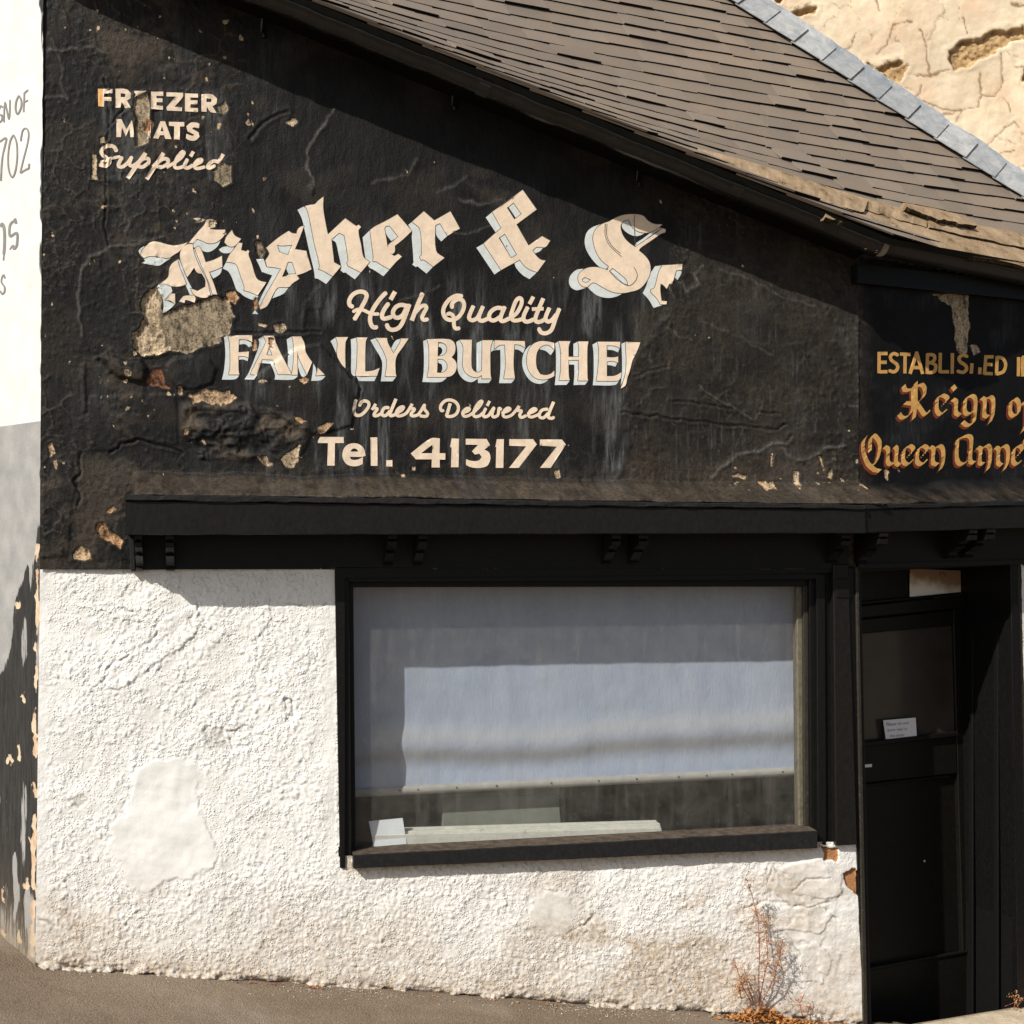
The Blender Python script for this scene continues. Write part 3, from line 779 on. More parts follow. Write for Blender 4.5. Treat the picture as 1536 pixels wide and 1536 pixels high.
REIGN = ((1280, 560, 6.0), [
  P(520,130,520,300,485,380,430,402,400,372), P(555,118,600,105,628,140,625,190,600,235,550,270), P(550,265,590,322,630,372,672,338), P(438,118,452,152,500,150,560,122,600,100), P(455,268,520,276), P(548,90,546,300,530,405),
  P(740,230,735,330,770,370,822,330), P(742,225,790,200,832,235,775,300), P(880,238,908,262,905,350,938,378), P(882,120,900,145),
  P(990,240,985,340,1018,370,1062,340), P(990,235,1040,205,1080,240,1075,380,1060,450,1010,470,970,442), P(1140,225,1165,250,1160,370,1190,392), P(1165,240,1212,215,1242,250,1235,380,1215,438),
  P(1400,260,1395,350,1425,385,1470,350,1470,270,1440,235,1400,260), P(1548,225,1540,450,1510,520), P(1498,276,1600,266),
  P(112,560,76,620,80,720,130,830,190,800,220,700,220,620,170,560,140,600,135,700), P(140,840,180,872,222,880),
  P(270,665,300,690,295,790,325,820,372,790), P(360,662,376,690,370,800,398,826), P(440,700,435,790,475,820,522,780), P(440,690,490,655,525,690,465,762),
  P(565,700,560,790,600,820,647,780), P(565,690,615,655,650,690,590,762), P(680,665,706,690,700,800,735,822), P(706,690,755,655,790,690,790,800,770,862),
  P(920,600,1000,565,1045,600,1035,780,1068,806), P(920,600,915,770,960,820,1032,770), P(1105,670,1130,690,1120,800,1150,817), P(1130,690,1185,652,1215,690,1210,800,1195,862),
  P(1265,670,1290,690,1285,800,1312,827), P(1290,690,1345,655,1375,690,1370,800,1345,862), P(1425,700,1420,790,1450,820,1492,790), P(1425,690,1475,655,1502,690,1440,762),
  P(1530,590,1522,640), P(1610,680,1560,690,1570,740,1612,770,1580,822,1545,800)])
GREY_SIGN = [((0, 120, 9.6), [(17, P(40,390,10,380,-28,480,-5,600,32,580,35,510,5,505)), (15, P(65,610,75,322,135,562,150,285)),
  (17, P(275,225,310,290,310,390,260,490,230,430,238,310,275,225)), (15, P(345,460,355,190,410,142)), (13, P(350,320,410,292)),
  (17, P(0,890,100,845,40,1100,15,1450)), (15, P(205,790,245,900,255,1100,230,1300,180,1402,135,1300,125,1100,150,900,205,790)),
  (15, P(305,880,330,730,380,697,413,760,400,900,340,1150,295,1340)), (18, P(295,1340,420,1268,425,1205))]),
 ((0, 300, 9.6), [(28, P(15,375,38,345,62,420,65,650,57,780)), (14, P(60,760,53,870)), (26, P(215,265,238,340)), (22, P(225,285,148,360,150,520,250,475,250,640,212,705)), (26, P(212,712,190,650)), (12, P(190,650,148,712)),
  (16, P(80,1130,60,1080,32,1120,32,1190,75,1250,75,1320,40,1355,15,1310))])]
# ------------------------------------------------------------------ relief and wear of the black front wall
def S(x0, y0, s, *v):
    return [(x0 + v[i] / s, y0 + v[i + 1] / s) for i in range(0, len(v), 2)]

# bare patches: outline, tone, depth (m)
BARE = [
 (P(222,437,235,432,243,450,245,470,262,465,290,455,320,445,340,450,350,475,345,500,325,515,300,520,280,530,255,525,235,533,212,533,200,520,203,495,215,480,213,455), 0.08, .006),
 (P(222,437,232,434,238,447,236,470,240,500,255,520,235,533,212,533,200,520,205,497,216,480,214,455), 0.3, .006),
 (P(203,145,220,140,226,165,222,190,222,215,203,222,203,200,205,180,198,165), 0.12, .008),
 (P(217,574,227,555,240,554,248,575,257,584,233,580), 0.92, .004),
 (P(283,592,300,588,320,585,350,590,357,597,340,605,320,608,300,604,290,608), 0.42, .005),
 (P(420,690,430,680,445,672,450,668,447,690,440,702,425,700), 0.33, .003), (P(385,684,398,686,410,697,400,700,388,692), 0.4, .003),
 (P(146,785,155,782,165,796,175,802,185,810,180,822,165,812,148,805), 0.55, .008),
 (P(110,830,120,818,135,825,137,838,125,840,112,838), 0.42, .004),
 (P(72,668,78,664,83,680,75,686), 0.4, .005), (P(160,768,170,758,176,765,165,770), 0.5, .004),
 (P(318,257,335,245,347,250,347,275,335,281,322,270), 0.05, .004), (P(139,232,145,232,146,270,138,270), 0.3, .002),
 (P(326,160,338,152,343,165,336,173,328,170), 0.1, .004), (P(428,185,437,180,443,178,447,183,440,190,432,187), 0.32, .004),
 (P(383,365,392,363,398,375,392,388,384,380), 0.05, .005), (P(150,208,157,205,158,214,151,216), 0.3, .003),
 (P(380,450,384,447,387,460,383,466,379,460), 0.6, .004), (P(340,440,352,437,358,447,352,456,341,450), 0.55, .004),
 (P(410,488,425,485,431,494,422,501,412,498), 0.25, .004), (P(387,485,400,488,398,491,388,489), 0.3, .003),
 (P(376,517,383,508,385,525,379,528), 0.5, .004), (P(402,506,412,507,408,516,410,527,404,520), 0.5, .003),
 (P(446,570,453,567,463,569,455,577), 0.45, .003), (P(291,334,303,329,310,330,304,333), 0.35, .003), (P(311,331,324,331,322,340,314,344), 0.3, .003),
 (P(1095,713,1108,711,1121,714,1118,719,1104,716), 0.38, .004), (P(1135,722,1148,721,1152,732,1140,736), 0.42, .005), (P(1152,722,1158,722,1157,735,1153,732), 0.4, .004),
 (P(1189,706,1196,708,1199,728,1193,734,1188,722), 0.3, .006), (P(1156,680,1158,680,1158,700,1155,700), 0.45, .003), (P(1226,683,1232,688,1236,704,1234,708,1229,694), 0.42, .004),
 (P(1241,706,1247,703,1248,711,1246,720,1240,716), 0.36, .005), (P(1288,722,1292,726,1290,731), 0.4, .003),
 (P(478,642,490,635,500,634,488,648,470,655), 0.45, .002), (P(600,712,606,710,607,717,601,717), 0.3, .003), (P(618,700,622,699,623,705,618,706), 0.3, .002), (P(830,706,838,704,840,716,832,718), 0.3, .003),
 (P(384,571,394,568,400,572,392,576), 0.3, .003), (P(222,180,232,184,226,200,216,196), 0.75, .003),
 (P(440,624,452,628,460,632,452,636,442,632), 0.5, .004), (P(276,645,284,640,282,652,276,655), 0.5, .004), (P(267,580,272,579,274,592,268,594), 0.45, .006),
]
# raised blisters and curling sheets of paint: outline, height, softness in px at the edge, sag
FLAPS = [
 (P(128,542,150,540,163,560,185,572,217,576,224,552,212,537,190,538,160,528), .030, 7), (P(246,548,262,536,290,531,315,536,328,552,320,575,292,588,264,584,252,570), .012, 5),
 (P(385,560,440,522,480,515,505,540,541,580,535,600,528,640,500,648,470,652,440,640,410,622,390,600), .010, 4),
 (P(132,592,265,590,268,668,235,666,205,658,172,676,132,678), .005, 2.5), (P(120,545,130,545,132,620,122,620), .008, 3),
 (P(275,600,310,607,345,600,400,612,440,625,462,635,470,652,452,690,380,695,300,690,280,668,268,640), .006, 4),
 (P(455,500,462,468,487,463,490,440,484,425,474,430,455,455,448,480), .004, 2.5), (P(155,205,170,180,195,158,228,160,240,255,200,262,160,262), .004, 2.5),
 (P(62,690,112,690,116,725,108,770,104,835,62,838), .005, 3), (P(175,775,190,770,200,812,200,850,185,838,165,820), .007, 3),
 (P(240,110,255,95,275,100,290,120,270,128,248,118), .004, 2), (P(462,280,470,276,474,290,466,300), .008, 3),
]
# cracks and ridges: line, width px, height (negative = groove), chalkiness
CRACKS = [
 (P(166,678,185,665,210,660,235,668,258,672,275,680), 1.6, -.006, 0), (P(122,680,118,695,122,710,113,722,118,735,121,745,117,760), 1.8, -.007, 0),
 (P(158,120,163,160,165,190,160,215,158,240,157,262,160,300,156,340,165,372), 1.5, -.006, 0), (P(190,160,178,172,165,190), 1.5, -.006, 0),
 (P(165,372,200,368,250,355), 1.6, .004, .3), (P(165,375,135,387,121,408,118,450,123,505), 2.2, .005, .35),
 (P(500,165,490,185,475,205,462,230,460,255,470,268,470,285), 1.6, .005, .4), (P(375,210,395,185,420,170,430,168), 2, -.005, 0),
 (P(72,78,100,76,135,73,160,80), 1.8, .004, .3), (P(80,60,95,100,92,130,104,150), 2, .003, .2), (P(65,150,90,145,105,152), 1.6, .004, .3),
 (S(920,430,4.042,350,690,730,745), 1.5, -.007, 0), (S(920,430,4.042,40,765,330,795,700,840,970,865,1050,840), 1.5, -.007, 0),
 (S(920,430,4.042,520,610,700,720,850,810,905,700), 1.3, .004, .3), (S(920,430,4.042,870,760,1000,772), 1.4, -.006, 0), (S(920,430,4.042,540,220,760,300,960,420), 1.5, .003, .2),
 (S(920,430,4.042,590,1160,660,1095,740,1030,800,1005,880,1005,920,980,960,955,1040,950), 2.2, .005, .5), (S(920,430,4.042,1040,945,1070,910), 2, -.005, 0),
 (S(920,430,4.042,130,550,220,510,325,495,320,460), 1.4, -.004, .1), (S(920,430,4.042,150,710,230,630,330,605), 1.6, .004, .25), (S(920,430,4.042,1030,990,1080,1040,1150,1055,1240,1010,1290,985,1400,970), 2.2, .005, .4),
 (S(920,430,4.042,1250,780,1215,880), 1.6, .004, .2), (S(920,430,4.042,1430,720,1490,740,1500,860), 1.8, .004, .3), (S(920,430,4.042,320,260,430,310,470,330), 1.5, .004, .3),
 (P(1030,440,1024,425,1010,420,1003,432,1012,445), 1.8, .004, .35), (P(1055,398,1040,412,1048,428,1030,440), 2, .005, .4), (P(1075,405,1110,412,1170,445,1220,460), 1.6, .003, .25),
 (S(920,430,4.042,370,60,330,150,290,220,220,300,150,390,90,520,60,650,75,730,88,800,80,900,50,1080,10,1200), 5, .006, .12),
 (P(640,345,700,352,760,330), 1.5, .002, .2), (P(560,275,610,262,625,240), 2, .002, .2), (P(655,290,680,280,700,265), 2, .002, .2), (P(522,560,541,580,536,598), 1.6, -.006, 0),
 (P(600,452,640,440,660,428), 1.4, .002, .2), (P(690,300,720,308,755,300), 2.5, .002, .3), (P(355,500,420,500,480,497), 1.5, -.003, 0),
]
RIGHT_EDGE = P(1010,380,1000,450,985,490,958,520,948,560,936,600,934,640,938,680,928,745)

def right_of(x, y, line):
    xs = np.interp(y, [p[1] for p in line], [p[0] for p in line])
    return x - xs

def front_field(x, y, letters=False):
    """relief (m, out of the wall) and wear of the black front wall at survey points"""
    H = 0.010 + 0.005 * fbm(x / 190, y / 190, 3, 1) + 0.0012 * fbm(x / 50, y / 50, 3, 2)
    nz = fbm(x / 60, y / 60, 3, 3)
    rgt = sstep(-8, 10, right_of(x, y, RIGHT_EDGE) + 4 * fbm(x / 9, y / 9, 2, 8))
    lft = 1 - sstep(250, 350, x + 40 * nz + 0.25 * (y - 400))
    low = sstep(600, 700, y + 20 * nz)
    rough = np.clip(0.16 + 0.75 * rgt + 0.6 * lft + 0.35 * low, 0, 1)
    r1 = fbm(x / 10, y / 10, 4, 4); r2 = ridged(x / 26, y / 22, 3, 6)
    H += rough * (0.0010 * r1 + 0.0030 * np.clip(r2 - 0.55, 0, 1) + 0.0014 * nz * r1)
    bumps, bv = worley(x / 9, y / 9, 12)
    H += 0.0045 * sstep(0.55, 0.1, bumps) * (bv > 0.72) * np.clip(rgt * sstep(1150, 1260, x) + rgt * sstep(-60, -10, -right_of(x, y, RIGHT_EDGE)) + 0.5 * lft, 0, 1)
    bare = np.full(x.shape, -20.0); tone = np.full(x.shape, 0.35); chalk = np.zeros(x.shape); dust_sheen = np.zeros(x.shape)
    # crumpled paint skin
    i = near(x, y, P(265,585,475,700), 20)
    if len(i):
        sd = poly_sd(x[i], y[i], P(275,605,310,607,345,600,400,612,440,625,462,635,455,660,380,690,300,690,280,668,268,640))
        w = sstep(-8, 14, sd)
        H[i] += w * (0.032 * (ridged(x[i] / 34 + .6 * fbm(x[i] / 30, y[i] / 30, 2, 25), y[i] / 24, 4, 21) ** 1.5 - 0.3) + 0.003 * fbm(x[i] / 9, y[i] / 9, 2, 22))
        dust_sheen[i] = np.maximum(dust_sheen[i], 0.95 * w * sstep(-0.35, 0.4, fbm(x[i] / 40, y[i] / 30, 3, 23)))  # brown tint painted in for the lit highlights of the wrinkles
    for pts, h, soft in FLAPS:
        i = near(x, y, pts, 12)
        if not len(i): continue
        sd = poly_sd(x[i], y[i], pts) + 1.5 * fbm(x[i] / 8, y[i] / 8, 2, 30)
        H[i] += h * (sstep(0, soft, sd) * 0.75 + 0.25 * sstep(0, 30, sd))
    for pts, w, h, ck in CRACKS:
        i = near(x, y, pts, 5 * w + 6)
        if not len(i): continue
        d = seg_dist(x[i] + 2.2 * fbm(x[i] / 12, y[i] / 12, 2, 41), y[i] + 2.2 * fbm(x[i] / 12, y[i] / 12, 2, 42), pts)
        if h < 0: H[i] += h * np.exp(-(d / w) ** 2) + 0.0025 * np.exp(-((d - 2.4 * w) / (1.6 * w)) ** 2)
        else: H[i] += h * np.exp(-(d / (1.3 * w)) ** 2) * (0.6 + 0.5 * r1[i])
        if ck: chalk[i] = np.maximum(chalk[i], ck * np.exp(-(d / w) ** 2) * 2); dust_sheen[i] = np.maximum(dust_sheen[i], ck * np.exp(-(d / (1.2 * w)) ** 2))
    # small chips
    for sc, seed in ((13, 51), (7, 52)):
        dd, v = worley((x + 3 * r1) / sc, (y + 3 * r1) / (sc * 1.25), seed)
        dens = 0.002 + 0.035 * lft * sstep(-0.1, 0.5, nz) + 0.10 * rgt * sstep(690, 735, y) * sstep(1060, 1140, x) + 0.05 * sstep(330, 470, 470 - np.abs(x - 300) + 200 * (np.abs(y - 520) < 190)) * sstep(0.0, .6, nz) * (x < 480)
        dens = dens * (y < 738)
        rad = (0.14 + 0.22 * ((v * 977) % 1.0)) * (v < dens)
        sd = (rad - dd) * sc * (v < dens) - 30 * (v >= dens)
        bare = np.maximum(bare, sd * 1.2)
    for pts, tn, dep in BARE:
        i = near(x, y, pts, 16)
        if not len(i): continue
        sd = poly_sd(x[i], y[i], pts) + min(4.0, .7 + 2.6 * (max(p[0] for p in pts) - min(p[0] for p in pts)) / 60) * fbm(x[i] / 9, y[i] / 9, 4, 60)
        H[i] += -dep * sstep(-0.6, 1.2, sd) + 0.45 * dep * np.exp(-((sd + 2.0) / 2.2) ** 2) + 0.0016 * sstep(0, 3, sd) * fbm(x[i] / 3.2, y[i] / 3.2, 3, 61)
        m = sd > bare[i]
        bare[i] = np.maximum(bare[i], sd); tone[i] = np.where(sd > -1.5, tn, tone[i])
    # sloped mortar above the shop fascia
    yT = 743 + (x - 188) * 0.0125
    t = np.clip((y - (yT - 33 + 5 * fbm(x / 110, y / 200, 3, 71))) / 33, 0, 1) * sstep(199, 206, x)
    below = sstep(yT + 1.0, yT + 3.0, y)
    H += 0.222 * (t ** 1.1) * (1 - below) + 0.004 * np.sqrt(t) * r1 + .006 * np.sqrt(t) * fbm(x / 28, y / 7, 3, 72) * (1 - t)
    dust_sheen = np.maximum(dust_sheen, sstep(0, .25, t) * (0.55 + 0.35 * r1 + .2 * nz))
    dust_sheen = np.maximum(dust_sheen, 0.3 * sstep(yT - 70, yT - 30, y) * sstep(199, 206, x) * sstep(-.3, .5, r1 + nz))
    # paint lifting into curled plates
    f1, f2, cv = worley2((x + 10 * fbm(x / 30, y / 30, 3, 90)) / 34, (y + 10 * fbm(x / 30, y / 30, 3, 91)) / 40, 92)
    pm = np.clip(lft * sstep(-.15, .35, fbm(x / 75, y / 75, 2, 93)) + .8 * rgt * sstep(.05, .45, fbm(x / 60, y / 60, 2, 94)) + .55 * sstep(650, 700, y), 0, 1)
    lip = np.exp(-((f2 - f1) / .05) ** 2) * pm * (cv > .25)
    H += pm * (0.0028 * lip + 0.0025 * (cv - .5) * sstep(0, .15, f2 - f1)); dust_sheen = np.maximum(dust_sheen, .55 * lip)
    # crazing: fine raised creases in the paint
    for sx, sy, sd_, am in ((46, 40, 84, 1.0), (24, 30, 85, .7)):
        ln = sstep(0.038, 0.0, np.abs(fbm(x / sx, y / sy, 4, sd_))) * sstep(-0.25, 0.35, fbm(x / 80, y / 80, 2, sd_ + 9))
        k = am * ln * np.clip(rgt + 0.6 * lft, 0, 1)
        H += 0.0022 * k; dust_sheen = np.maximum(dust_sheen, 0.5 * k); chalk = np.maximum(chalk, .35 * k)
    scr = sstep(0.55, 0.9, fbm(x / 2.6, y / 60, 2, 86)) * rgt * sstep(.0, .6, fbm(x / 60, y / 50, 2, 87))
    chalk = np.maximum(chalk, .35 * scr)
    # grime and chalk
    sign = sstep(330, 400, x) * (1 - rgt) * sstep(395, 440, y) * (1 - 0.6 * sstep(700, 712, y))
    streak = sstep(-0.25, 0.7, fbm(x / 16, y / 110, 4, 81))
    chalk = np.maximum(chalk, 0.85 * sign * streak * (0.45 + 0.55 * sstep(-0.3, 0.5, fbm(x / 70, y / 60, 2, 82))))
    fz = sstep(140, 165, x) * (1 - sstep(330, 350, x)) * sstep(128, 150, y) * (1 - sstep(268, 274, y))
    chalk = np.maximum(chalk, 0.55 * fz * streak)
    chalk = np.maximum(chalk, 0.14 * sstep(0.1, .8, fbm(x / 40, y / 120, 4, 83)))
    dust_sheen = np.maximum(dust_sheen, 0.16 * sstep(0.15, .8, fbm(x / 90, y / 70, 4, 88)))
    dust_sheen = np.maximum(dust_sheen, rgt * (0.10 + 0.22 * sstep(0.0, 0.9, r2 + 0.5 * nz) + 0.25 * sstep(660, 720, y)))
    dust_sheen = np.maximum(dust_sheen, lft * (0.05 + 0.38 * sstep(-0.1, 0.7, nz) * sstep(-.3, .4, fbm(x / 17, y / 17, 3, 95))))  # brown smudges, strengthened to paint in the sheen of the sunlit left side
    for pts, k in ((P(110,690,130,680,200,690,230,712,190,740,185,770,160,800,140,845,200,850,110,850,112,780,118,730), .5), (P(135,40,143,45,141,70,150,80,165,90,175,105,200,105,225,95,235,82,240,75,220,60,180,44), .6),
                   (P(940,470,1000,440,985,500,960,560,945,600,930,590,948,520), .35), (P(700,275,770,290,800,310,760,330,720,300), .25)):
        i = near(x, y, pts, 20)
        if len(i): dust_sheen[i] = np.maximum(dust_sheen[i], k * sstep(-6, 10, poly_sd(x[i], y[i], pts) + 5 * r1[i]))
    rb = np.clip(0.5 + bare / 12.0, 0, 1)
    if letters: return H, bare
    return H, np.stack([rb, tone, np.clip(chalk, 0, 1), np.clip(dust_sheen, 0, 1)], -1)

def grid_part(name, face, xs_lo, xs_hi, ys, nx, field, mat, parent, keep=None, off=0.0):
    """a wall sheet: rows ys, columns between the edge functions xs_lo(y) and xs_hi(y)"""
    s = np.linspace(0, 1, nx)
    ys = np.asarray(ys, float)
    lo = np.array([xs_lo(v) for v in ys]); hi = np.array([xs_hi(v) for v in ys])
    PX = lo[:, None] + (hi - lo)[:, None] * s[None, :]
    PY = np.repeat(ys[:, None], nx, 1)
    x = PX.ravel(); y = PY.ravel()
    H, A = field(x, y)
    V = face.arr(x, y, H + off)
    n = len(ys)
    idx = np.arange(n * nx).reshape(n, nx)
    Q = np.stack([idx[:-1, :-1], idx[1:, :-1], idx[1:, 1:], idx[:-1, 1:]], -1).reshape(-1, 4)
    if keep is not None:
        k = keep(x, y, V)
        Q = Q[k[Q].all(1)]
        used = np.unique(Q)
        remap = np.full(len(V), -1); remap[used] = np.arange(len(used))
        V = V[used]; A = A[used]; Q = remap[Q]
    return fast_mesh(name, V, Q, mat, parent, True, {'w': A})

def under_roof(x, y, V):
    return V[:, 2] < roof_z(V[:, 0], V[:, 1]) - 0.22

def left_edge(y): return float(np.interp(y, [-260, 0, 850, 1450, 1600], [66.5, 65, 60, 53, 51]))

# ------------------------------------------------------------------ the shop
shop = empty('butcher_shop', (FRONT.at(700, 1495)), 'old single storey corner shop with flaking black painted wall, slate roof and white roughcast below', 'shop')
STEP = 2.0
o = grid_part('upper_wall', FRONT, left_edge, lambda y: 1286.0 + 13.0 * min(max((y - 716) / 38.0, 0), 1) * (y < 757.5), np.arange(-230, 855.1, STEP), int(1226 / STEP), front_field, M_BLACK, shop, under_roof)
tag(o, 'flaking black painted render with faded cream sign writing')

# white roughcast
SMOOTHS = [S(0,1024,3,600,390,680,345,780,340,880,350,890,450,905,600,940,680,985,760,970,840,860,870,760,900,680,935,610,930,570,870,560,800,480,750,490,640,560,600,590,500),
           S(512,1024,3,880,960,1030,940,1060,1030,1000,1130,900,1110,850,1040), P(1165,1300,1230,1290,1262,1330,1250,1370,1160,1350), P(1190,1370,1240,1380,1230,1420,1170,1410),
           P(1230,1420,1260,1430,1255,1470,1225,1460)]
W_CRACKS = [(P(233,940,235,950,225,965,205,972,190,985,172,992,160,1005,152,1025), 2, -.007), (P(295,905,297,915,285,930,290,940), 1.6, -.006), (P(428,1050,438,1050,442,1075,435,1072), 1.6, -.006),
            (P(308,1095,316,1090), 2.5, -.008), (P(345,1100,362,1090,380,1092), 1.8, -.005), (P(1115,1362,1150,1352), 1.6, -.006), (P(1168,1345,1190,1362,1220,1358,1245,1352), 1.7, -.006), (P(1240,1365,1258,1380), 1.6, -.006),
            (P(850,1400,870,1390,890,1375), 1.8, -.005), (P(60,1380,80,1388), 2, -.006), (P(430,905,470,912,490,905), 1.4, -.003), (P(180,912,200,920), 1.6, -.004), (P(1150,1320,1162,1300,1170,1315), 1.6, -.005),
            (P(1245,1318,1210,1320,1190,1335), 1.4, -.005), (P(150,910,165,920,172,912), 1.5, .006), (P(1140,1380,1180,1400,1200,1430,1170,1470), 2, -.004)]
def foot(x): return 1450 + (x - 55) * 0.0696
def white_field(x, y):
    nz = fbm(x / 70, y / 70, 3, 101)
    H = 0.006 * fbm(x / 150, y / 150, 3, 102) + 0.0035 * fbm(x / 40, y / 40, 3, 103)
    lump = np.zeros(x.shape)
    dens = np.clip(0.46 + 0.42 * nz + 0.28 * fbm(x / 28, y / 28, 3, 104) + 0.22 * sstep(1320, 1420, y) + .12 * sstep(250, 420, x), 0.06, 1.0)
    wx = x + 2.5 * fbm(x / 9, y / 9, 2, 115); wy = y + 2.5 * fbm(x / 9, y / 9, 2, 116)
    for sc, seed, amp in ((5.6, 105, .0026), (4.6, 106, .0020), (8.0, 107, .0034)):
        dd, v = worley(wx / sc, wy / sc, seed)
        lump += amp * np.sqrt(np.clip(1 - (dd / (0.24 + 0.34 * v)) ** 2, 0, 1)) * (v > 1.10 - .8 * dens) * (0.35 + 0.65 * v)
    smooth = sstep(1120, 1200, x) * sstep(1250, 1300, y) * 0.7
    step = np.zeros(x.shape)
    for k, pts in enumerate(SMOOTHS):
        i = near(x, y, pts, 14)
        if not len(i): continue
        sd = poly_sd(x[i], y[i], pts) + 3 * fbm(x[i] / 14, y[i] / 14, 2, 110)
        sd = sd + 5 * fbm(x[i] / 22, y[i] / 22, 3, 118); lowr = sstep(-.4, .3, fbm(x[i] / 60, y[i] / 60, 2, 119)); smooth[i] = np.maximum(smooth[i], sstep(-7, 5, sd)); step[i] = np.maximum(step[i], sstep(-2 - 8 * (1 - lowr), 3 + 8 * (1 - lowr), sd))
    edge = sstep(30, 3, x - np.interp(y, [850, 1450], [60, 53])) + sstep(30, 5, 503 - x) * (y < 1290) * (x < 503)
    smooth = np.maximum(smooth, 0.75 * np.clip(edge, 0, 1))
    H += lump * (1 - 0.95 * smooth) + 0.0008 * fbm(x / 5, y / 5, 2, 117) * (1 - smooth) + 0.0045 * step + 0.0009 * smooth * fbm((x + .3 * y) / 50, (y - .3 * x) / 14, 4, 112)
    brick = np.full(x.shape, -20.0); grime = np.zeros(x.shape)
    H += smooth * sstep(1100, 1160, x) * 0.005 * (ridged(x / 34, y / 30, 3, 113) - .4)
    for pts, h in (((152,1026,160,1000,190,982,225,962,238,935,295,906,302,930,290,955,250,985,205,1015,178,1036), .0045), ((290,905,330,880,400,890,410,930,380,960,330,950,298,935), .003), ((1108,1380,1150,1352,1190,1362,1225,1356,1250,1372,1230,1400,1180,1396,1130,1400), .005),
                   ((1170,1300,1225,1282,1260,1310,1262,1342,1235,1350,1195,1342), .004), ((1150,1405,1180,1410,1185,1440,1160,1462,1140,1440), .004), ((1195,1420,1225,1412,1248,1440,1235,1475,1205,1470), .004), ((425,1048,440,1050,444,1080,430,1085), -.005), ((338,1098,362,1090,382,1094,385,1120,350,1125), -.004), ((130,905,172,900,205,912,195,930,150,925), .0035)):
        pts = [(pts[q], pts[q + 1]) for q in range(0, len(pts), 2)]
        i = near(x, y, pts, 10)
        if not len(i): continue
        sd = poly_sd(x[i], y[i], pts) + 3 * fbm(x[i] / 9, y[i] / 9, 3, 131)
        H[i] += h * sstep(-.8, 1.2, sd) * (.4 + .6 * sstep(25, 0, sd)); grime[i] = np.maximum(grime[i], .28 * np.exp(-(sd / 1.1) ** 2) * sstep(0, .5, fbm(x[i] / 14, y[i] / 14, 2, 132)))
    for pts, w, h in W_CRACKS:
        i = near(x, y, pts, 5 * w + 6)
        if not len(i): continue
        d = seg_dist(x[i] + 2 * fbm(x[i] / 10, y[i] / 10, 2, 120), y[i] + 2 * fbm(x[i] / 10, y[i] / 10, 2, 121), pts)
        H[i] += h * np.exp(-(d / w) ** 2); grime[i] = np.maximum(grime[i], 0.6 * np.exp(-(d / (0.8 * w)) ** 2) * (h < 0))
    for pts in (P(1232,1270,1257,1272,1256,1292,1236,1290), P(1265,1310,1285,1300,1290,1345,1275,1335,1268,1325), P(305,1095,335,1090,345,1125,315,1130), P(103,1200,115,1195,125,1190,133,1198,118,1215,108,1210)):
        i = near(x, y, pts, 10)
        if not len(i): continue
        sd = poly_sd(x[i], y[i], pts) + 1.5 * fbm(x[i] / 6, y[i] / 6, 2, 130)
        big = 1.0 if pts[0][0] > 1200 else 0.3
        H[i] -= big * 0.014 * sstep(-1, 2, sd)
        if big > 0.5: brick[i] = np.maximum(brick[i], sd)
        else: grime[i] = np.maximum(grime[i], 0.45 * sstep(-2, 2, sd))
    g = foot(x) - y
    dirt = 1.0 * np.exp(-np.clip(g, 0, 500) / 34.0) + .12 * sstep(200, 60, g) + 0.32 * np.exp(-((g - 80) / 50.0) ** 2) * sstep(-0.1, 0.5, nz)
    dirt += 0.13 * sstep(1150, 1400, y) + 0.72 * sstep(-0.1, 0.7, fbm(x / 120, y / 60, 3, 140)) * sstep(650, 950, x) * (1 - 0.5 * sstep(1180, 1250, x)) * sstep(1270, 1330, y)
    dirt += 0.35 * np.exp(-((x - 90) / 50) ** 2 - ((y - 1395) / 35) ** 2)
    ysill = 1305 - (x - 530) * 0.045
    dirt += 0.75 * np.exp(-np.clip(y - ysill, -5, 300) / 9.0) * (x > 515) * (x < 1240) * (y > 1240)
    H += 0.010 * np.exp(-np.clip(g, 0, 500) / 10.0) * fbm(x / 8, y / 8, 3, 141)
    ftn = sstep(-0.15, 0.35, fbm(x / 25, y / 9, 3, 142)); grime += 1.0 * np.exp(-np.clip(g - 1, 0, 500) / 5.0) * ftn; H -= .028 * np.exp(-np.clip(g, 0, 500) / 4.5) * ftn
    return H, np.stack([np.clip(dirt, 0, 1), np.clip(grime, 0, 1), np.clip(0.5 + brick / 12, 0, 1), np.clip(smooth, 0, 1)], -1)

def white_right(y): return float(np.interp(y, [840, 1270, 1600], [1270, 1286, 1304]))
def not_window(x, y, V):
    return ~((x > 509) & (x < 1262) & (y < 1283 - (x - 530) * 0.03))
o = grid_part('roughcast_wall', FRONT, left_edge, white_right, np.arange(850, 1591, 1.5), int(1230 / 1.5), white_field, M_WHITE, shop, not_window)
tag(o, 'white painted roughcast render around the shop window')

